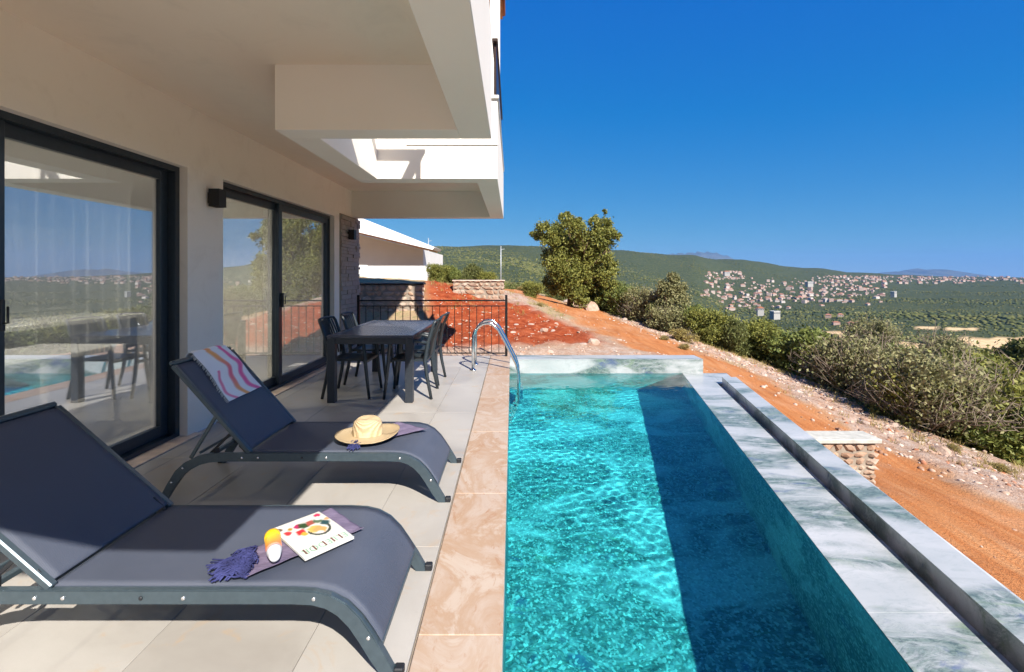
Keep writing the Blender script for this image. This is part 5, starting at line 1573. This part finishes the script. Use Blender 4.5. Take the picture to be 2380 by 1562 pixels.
bv_ = bv[None] * (1 + r_.uniform(-.28, .28, (len(x), len(bv), 1))) * S[:, None, None] * np.array([1, 1, .6])
V = (bv_ + np.c_[x, y, height(x, y) + S * .15][:, None, :]).reshape(-1, 3)
F = (bf[None] + (np.arange(len(x)) * len(bv))[:, None, None]).reshape(-1, 3)
o = mesh_obj("woodland", np_mesh("woodland", V, F, "far_crown")); prop(o, kind='stuff')

# houses of the town
k = NT("town_wall"); k.col(k.ramp(k.rnd(), [(0, (0.46, 0.34, 0.28)), (0.4, (0.52, 0.42, 0.36)), (0.7, (0.44, 0.30, 0.245)), (1, (0.60, 0.55, 0.50))])); k.set(0.9, spec=0.1); MAT[k.m.name] = k.m
k = NT("town_roof"); k.col(k.ramp(k.rnd(), [(0, (0.32, 0.15, 0.10)), (0.5, (0.38, 0.20, 0.14)), (0.8, (0.27, 0.10, 0.065)), (1, (0.42, 0.32, 0.27))])); k.set(0.9, spec=0.1); MAT[k.m.name] = k.m
k = NT("town_mass"); k.col(k.ramp(k.island(), [(0, (0.40, 0.29, 0.24)), (0.4, (0.50, 0.41, 0.36)), (0.7, (0.42, 0.28, 0.23)), (1, (0.58, 0.54, 0.50))])); k.set(0.9, spec=0.1); MAT[k.m.name] = k.m
k = NT("town_mass_roof"); k.col(k.ramp(k.island(), [(0, (0.30, 0.14, 0.10)), (0.6, (0.36, 0.19, 0.14)), (1, (0.42, 0.32, 0.27))])); k.set(0.9, spec=0.1); MAT[k.m.name] = k.m
flat("dark_window", (0.05, 0.06, 0.08), 0.3)
def house_mesh(w, d, h, rf, storeys):
    m = bmesh.new()
    def q(vs, mi):
        f = m.faces.new([m.verts.new(v) for v in vs]); f.material_index = mi
    X, Y_ = w / 2, d / 2
    for a_, b_ in (((-X, -Y_), (X, -Y_)), ((X, -Y_), (X, Y_)), ((X, Y_), (-X, Y_)), ((-X, Y_), (-X, -Y_))):
        q([(a_[0], a_[1], -3), (b_[0], b_[1], -3), (b_[0], b_[1], h), (a_[0], a_[1], h)], 0)
    e = .5
    if rf:
        X2 = X - Y_ * .8 if X > Y_ else X * .3
        A, Bq, C, D = (-X - e, -Y_ - e, h), (X + e, -Y_ - e, h), (X + e, Y_ + e, h), (-X - e, Y_ + e, h); P, Q = (-X2, 0, h + rf), (X2, 0, h + rf)
        q([A, Bq, Q, P], 1); q([Bq, C, Q], 1); q([C, D, P, Q], 1); q([D, A, P], 1); q([A, D, C, Bq], 1)
    else:
        q([(-X, -Y_, h), (X, -Y_, h), (X, Y_, h), (-X, Y_, h)], 0)
    for s in range(storeys):
        z0 = .9 + s * 3.0
        nw = max(2, int(w / 2.6))
        for i in range(nw):
            xc = -X + (i + .5) * w / nw
            q([(xc - .55, -Y_ - .04, z0), (xc + .55, -Y_ - .04, z0), (xc + .55, -Y_ - .04, z0 + 1.3), (xc - .55, -Y_ - .04, z0 + 1.3)], 2)
    me_ = bpy.data.meshes.new("house"); m.to_mesh(me_); m.free()
    for q_ in ("town_wall", "town_roof", "dark_window"): me_.materials.append(MAT[q_])
    return me_
HM = [house_mesh(11, 9, 6, 2.2, 2), house_mesh(14, 9, 6.2, 2.0, 2), house_mesh(9, 9, 5.8, 2.4, 2), house_mesh(12, 10, 9, 0, 3), house_mesh(16, 9, 3.4, 1.9, 1), house_mesh(10, 8, 6, 0, 2)]
for i, (p, tg) in enumerate(HP):
    o = mesh_obj("house", HM[hr.choice([0, 1, 2, 4, 3, 5] if tg == 'a' else [0, 1, 1, 2, 4])])
    o.location = p; o.rotation_euler = (0, 0, hr.uniform(-.7, .7)); s = hr.uniform(.6, .95) * (1.0 if p.y < 1300 else 1.15); o.scale = (s, s, s)
    a_, b_, _t = HOUSE_PX[i]
    zone_ = None
    if b_ < 650 and a_ < 1740: zone_ = ("small pale house in the topmost hillside cluster of the town", "houses in the topmost hillside cluster")
    elif a_ < 1520: zone_ = ("small pale house beyond the roadside trees, left of the town", "houses left of the town")
    elif b_ > 705: zone_ = ("small pale house on the lowest edge of the town", "houses on the lowest edge of the town")
    elif a_ < 1760 and tg == 'a': zone_ = ("small pale house among trees on the near slope of the town", "houses on the near slope of the town")
    elif a_ > 1930 and tg == 'a': zone_ = ("small pale house in the right part of the hillside town", "houses in the right part of the town")
    if zone_: prop(o, zone_[0], "house", zone_[1])
    elif tg == 'a': prop(o, "small pale house in the dense middle of the hillside town", "house", "houses in the middle of the town")
    else: prop(o, "pale house in the dense line of houses along the horizon", "house", "houses lined along the horizon")
# the mass of still smaller houses between them
cr = random.Random(91); small = []
for (n_, x0, x1, y0, y1) in [(26, 1640, 1735, 630, 650), (34, 1640, 1800, 655, 692), (70, 1750, 1960, 650, 702), (45, 1900, 2070, 648, 690), (260, 1880, 2385, 642, 655), (20, 1690, 1800, 690, 720)]:
    for _ in range(n_):
        small.append((pix(cr.gauss((x0 + x1) / 2, (x1 - x0) / 3.6) if cr.random() < .5 else cr.uniform(x0, x1), cr.uniform(y0, y1), 380, 3400), cr.uniform(0, 3.14), cr.uniform(.4, .75)))
tb_ = B()
for (p, a_, s_) in small:
    m_ = Matrix.Translation(p) @ Matrix.Rotation(a_, 4, 'Z')
    tb_.box(-5 * s_, 5 * s_, -4 * s_, 4 * s_, -2, 5.2 * s_, 0, m_)
tbw = tb_.obj("town", "town_mass"); prop(tbw, kind='stuff')
tb_ = B()
for (p, a_, s_) in small:
    m_ = Matrix.Translation(p) @ Matrix.Rotation(a_, 4, 'Z'); h_ = 5.2 * s_ + .02; w_, d_ = 5.5 * s_, 4.5 * s_
    vs_ = [tb_.bm.verts.new(m_ @ Vector(q)) for q in ((-w_, -d_, h_), (w_, -d_, h_), (w_, d_, h_), (-w_, d_, h_), (-w_ * .3, 0, h_ + 1.8 * s_), (w_ * .3, 0, h_ + 1.8 * s_))]
    for f in ((0, 1, 5, 4), (1, 2, 5), (2, 3, 4, 5), (3, 0, 4), (3, 2, 1, 0)): tb_.bm.faces.new([vs_[i] for i in f])
tbr = tb_.obj("town_roofs", "town_mass_roof"); prop(tbr, kind='stuff')
# the few large buildings one can pick out
def big_house(px, py, Y, w, d, h, label, roofc, wallm, nwin, st, rot=0.0):
    x_ = (px - 1191) * Y / FPX; z_ = CAMZ - (py - 639) * Y / FPX
    t = empty("house", (x_, Y, z_), label, "building", rz=rot)
    B().box(-w / 2, w / 2, -d / 2, d / 2, -8, h).obj("wall", wallm, t, False)
    if roofc: B().prism([(-w / 2 - .6, h + .01), (w / 2 + .6, h + .01), (w * .2, h + 2.4), (-w * .2, h + 2.4)], -d / 2 - .6, d / 2 + .6).obj("roof", roofc, t, False)
    else: B().box(-w / 2 - .3, w / 2 + .3, -d / 2 - .3, d / 2 + .3, h + .01, h + .5).obj("roof", "white_trim", t, False)
    wm_ = B().box(-.7, .7, -.06, 0, 0, 1.5).me("window", "dark_window")
    for s in range(st):
        for i in range(nwin):
            o = mesh_obj("window", wm_, t, False); o.location = (-w / 2 + (i + .5) * w / nwin, -d / 2 - .002, .9 + s * 3.1)
big_house(1802, 730, 700, 12, 8, 4.2, "large white flat roofed building in the valley, lowest of the town", None, "far_white", 6, 2, .3)
big_house(1768, 722, 720, 9, 6, 3.8, "white house with a red roof left of the large flat roofed building", "roof_tile_red", "far_white", 4, 2, -.2)
big_house(2078, 683, 1100, 12, 8, 5, "tall white block standing alone in the woods below the horizon", None, "far_white", 4, 3, .5)
big_house(1882, 660, 1250, 17, 9, 5.5, "white building with a pale roof amid the central houses", None, "far_white", 5, 2, .2)
big_house(1690, 636, 1500, 17, 9, 6.5, "white building topping the hillside cluster of houses", "roof_tile_red", "far_white", 5, 2)

# ------------------------------------------------------------------ air
hm = NT("haze_air"); hm.t.nodes.remove(hm.b)
pv_ = hm.n("ShaderNodeVolumePrincipled"); pv_.inputs['Color'].default_value = (0.20, 0.42, 0.80, 1); pv_.inputs['Density'].default_value = 0.00005; pv_.inputs['Anisotropy'].default_value = 0.0
hm.l(pv_.outputs[0], hm.out.inputs['Volume']); MAT["haze_air"] = hm.m
hz_o = B().box(-16000, 16000, -16000, 16000, -200, 680).obj("haze", "haze_air"); prop(hz_o, kind='stuff')
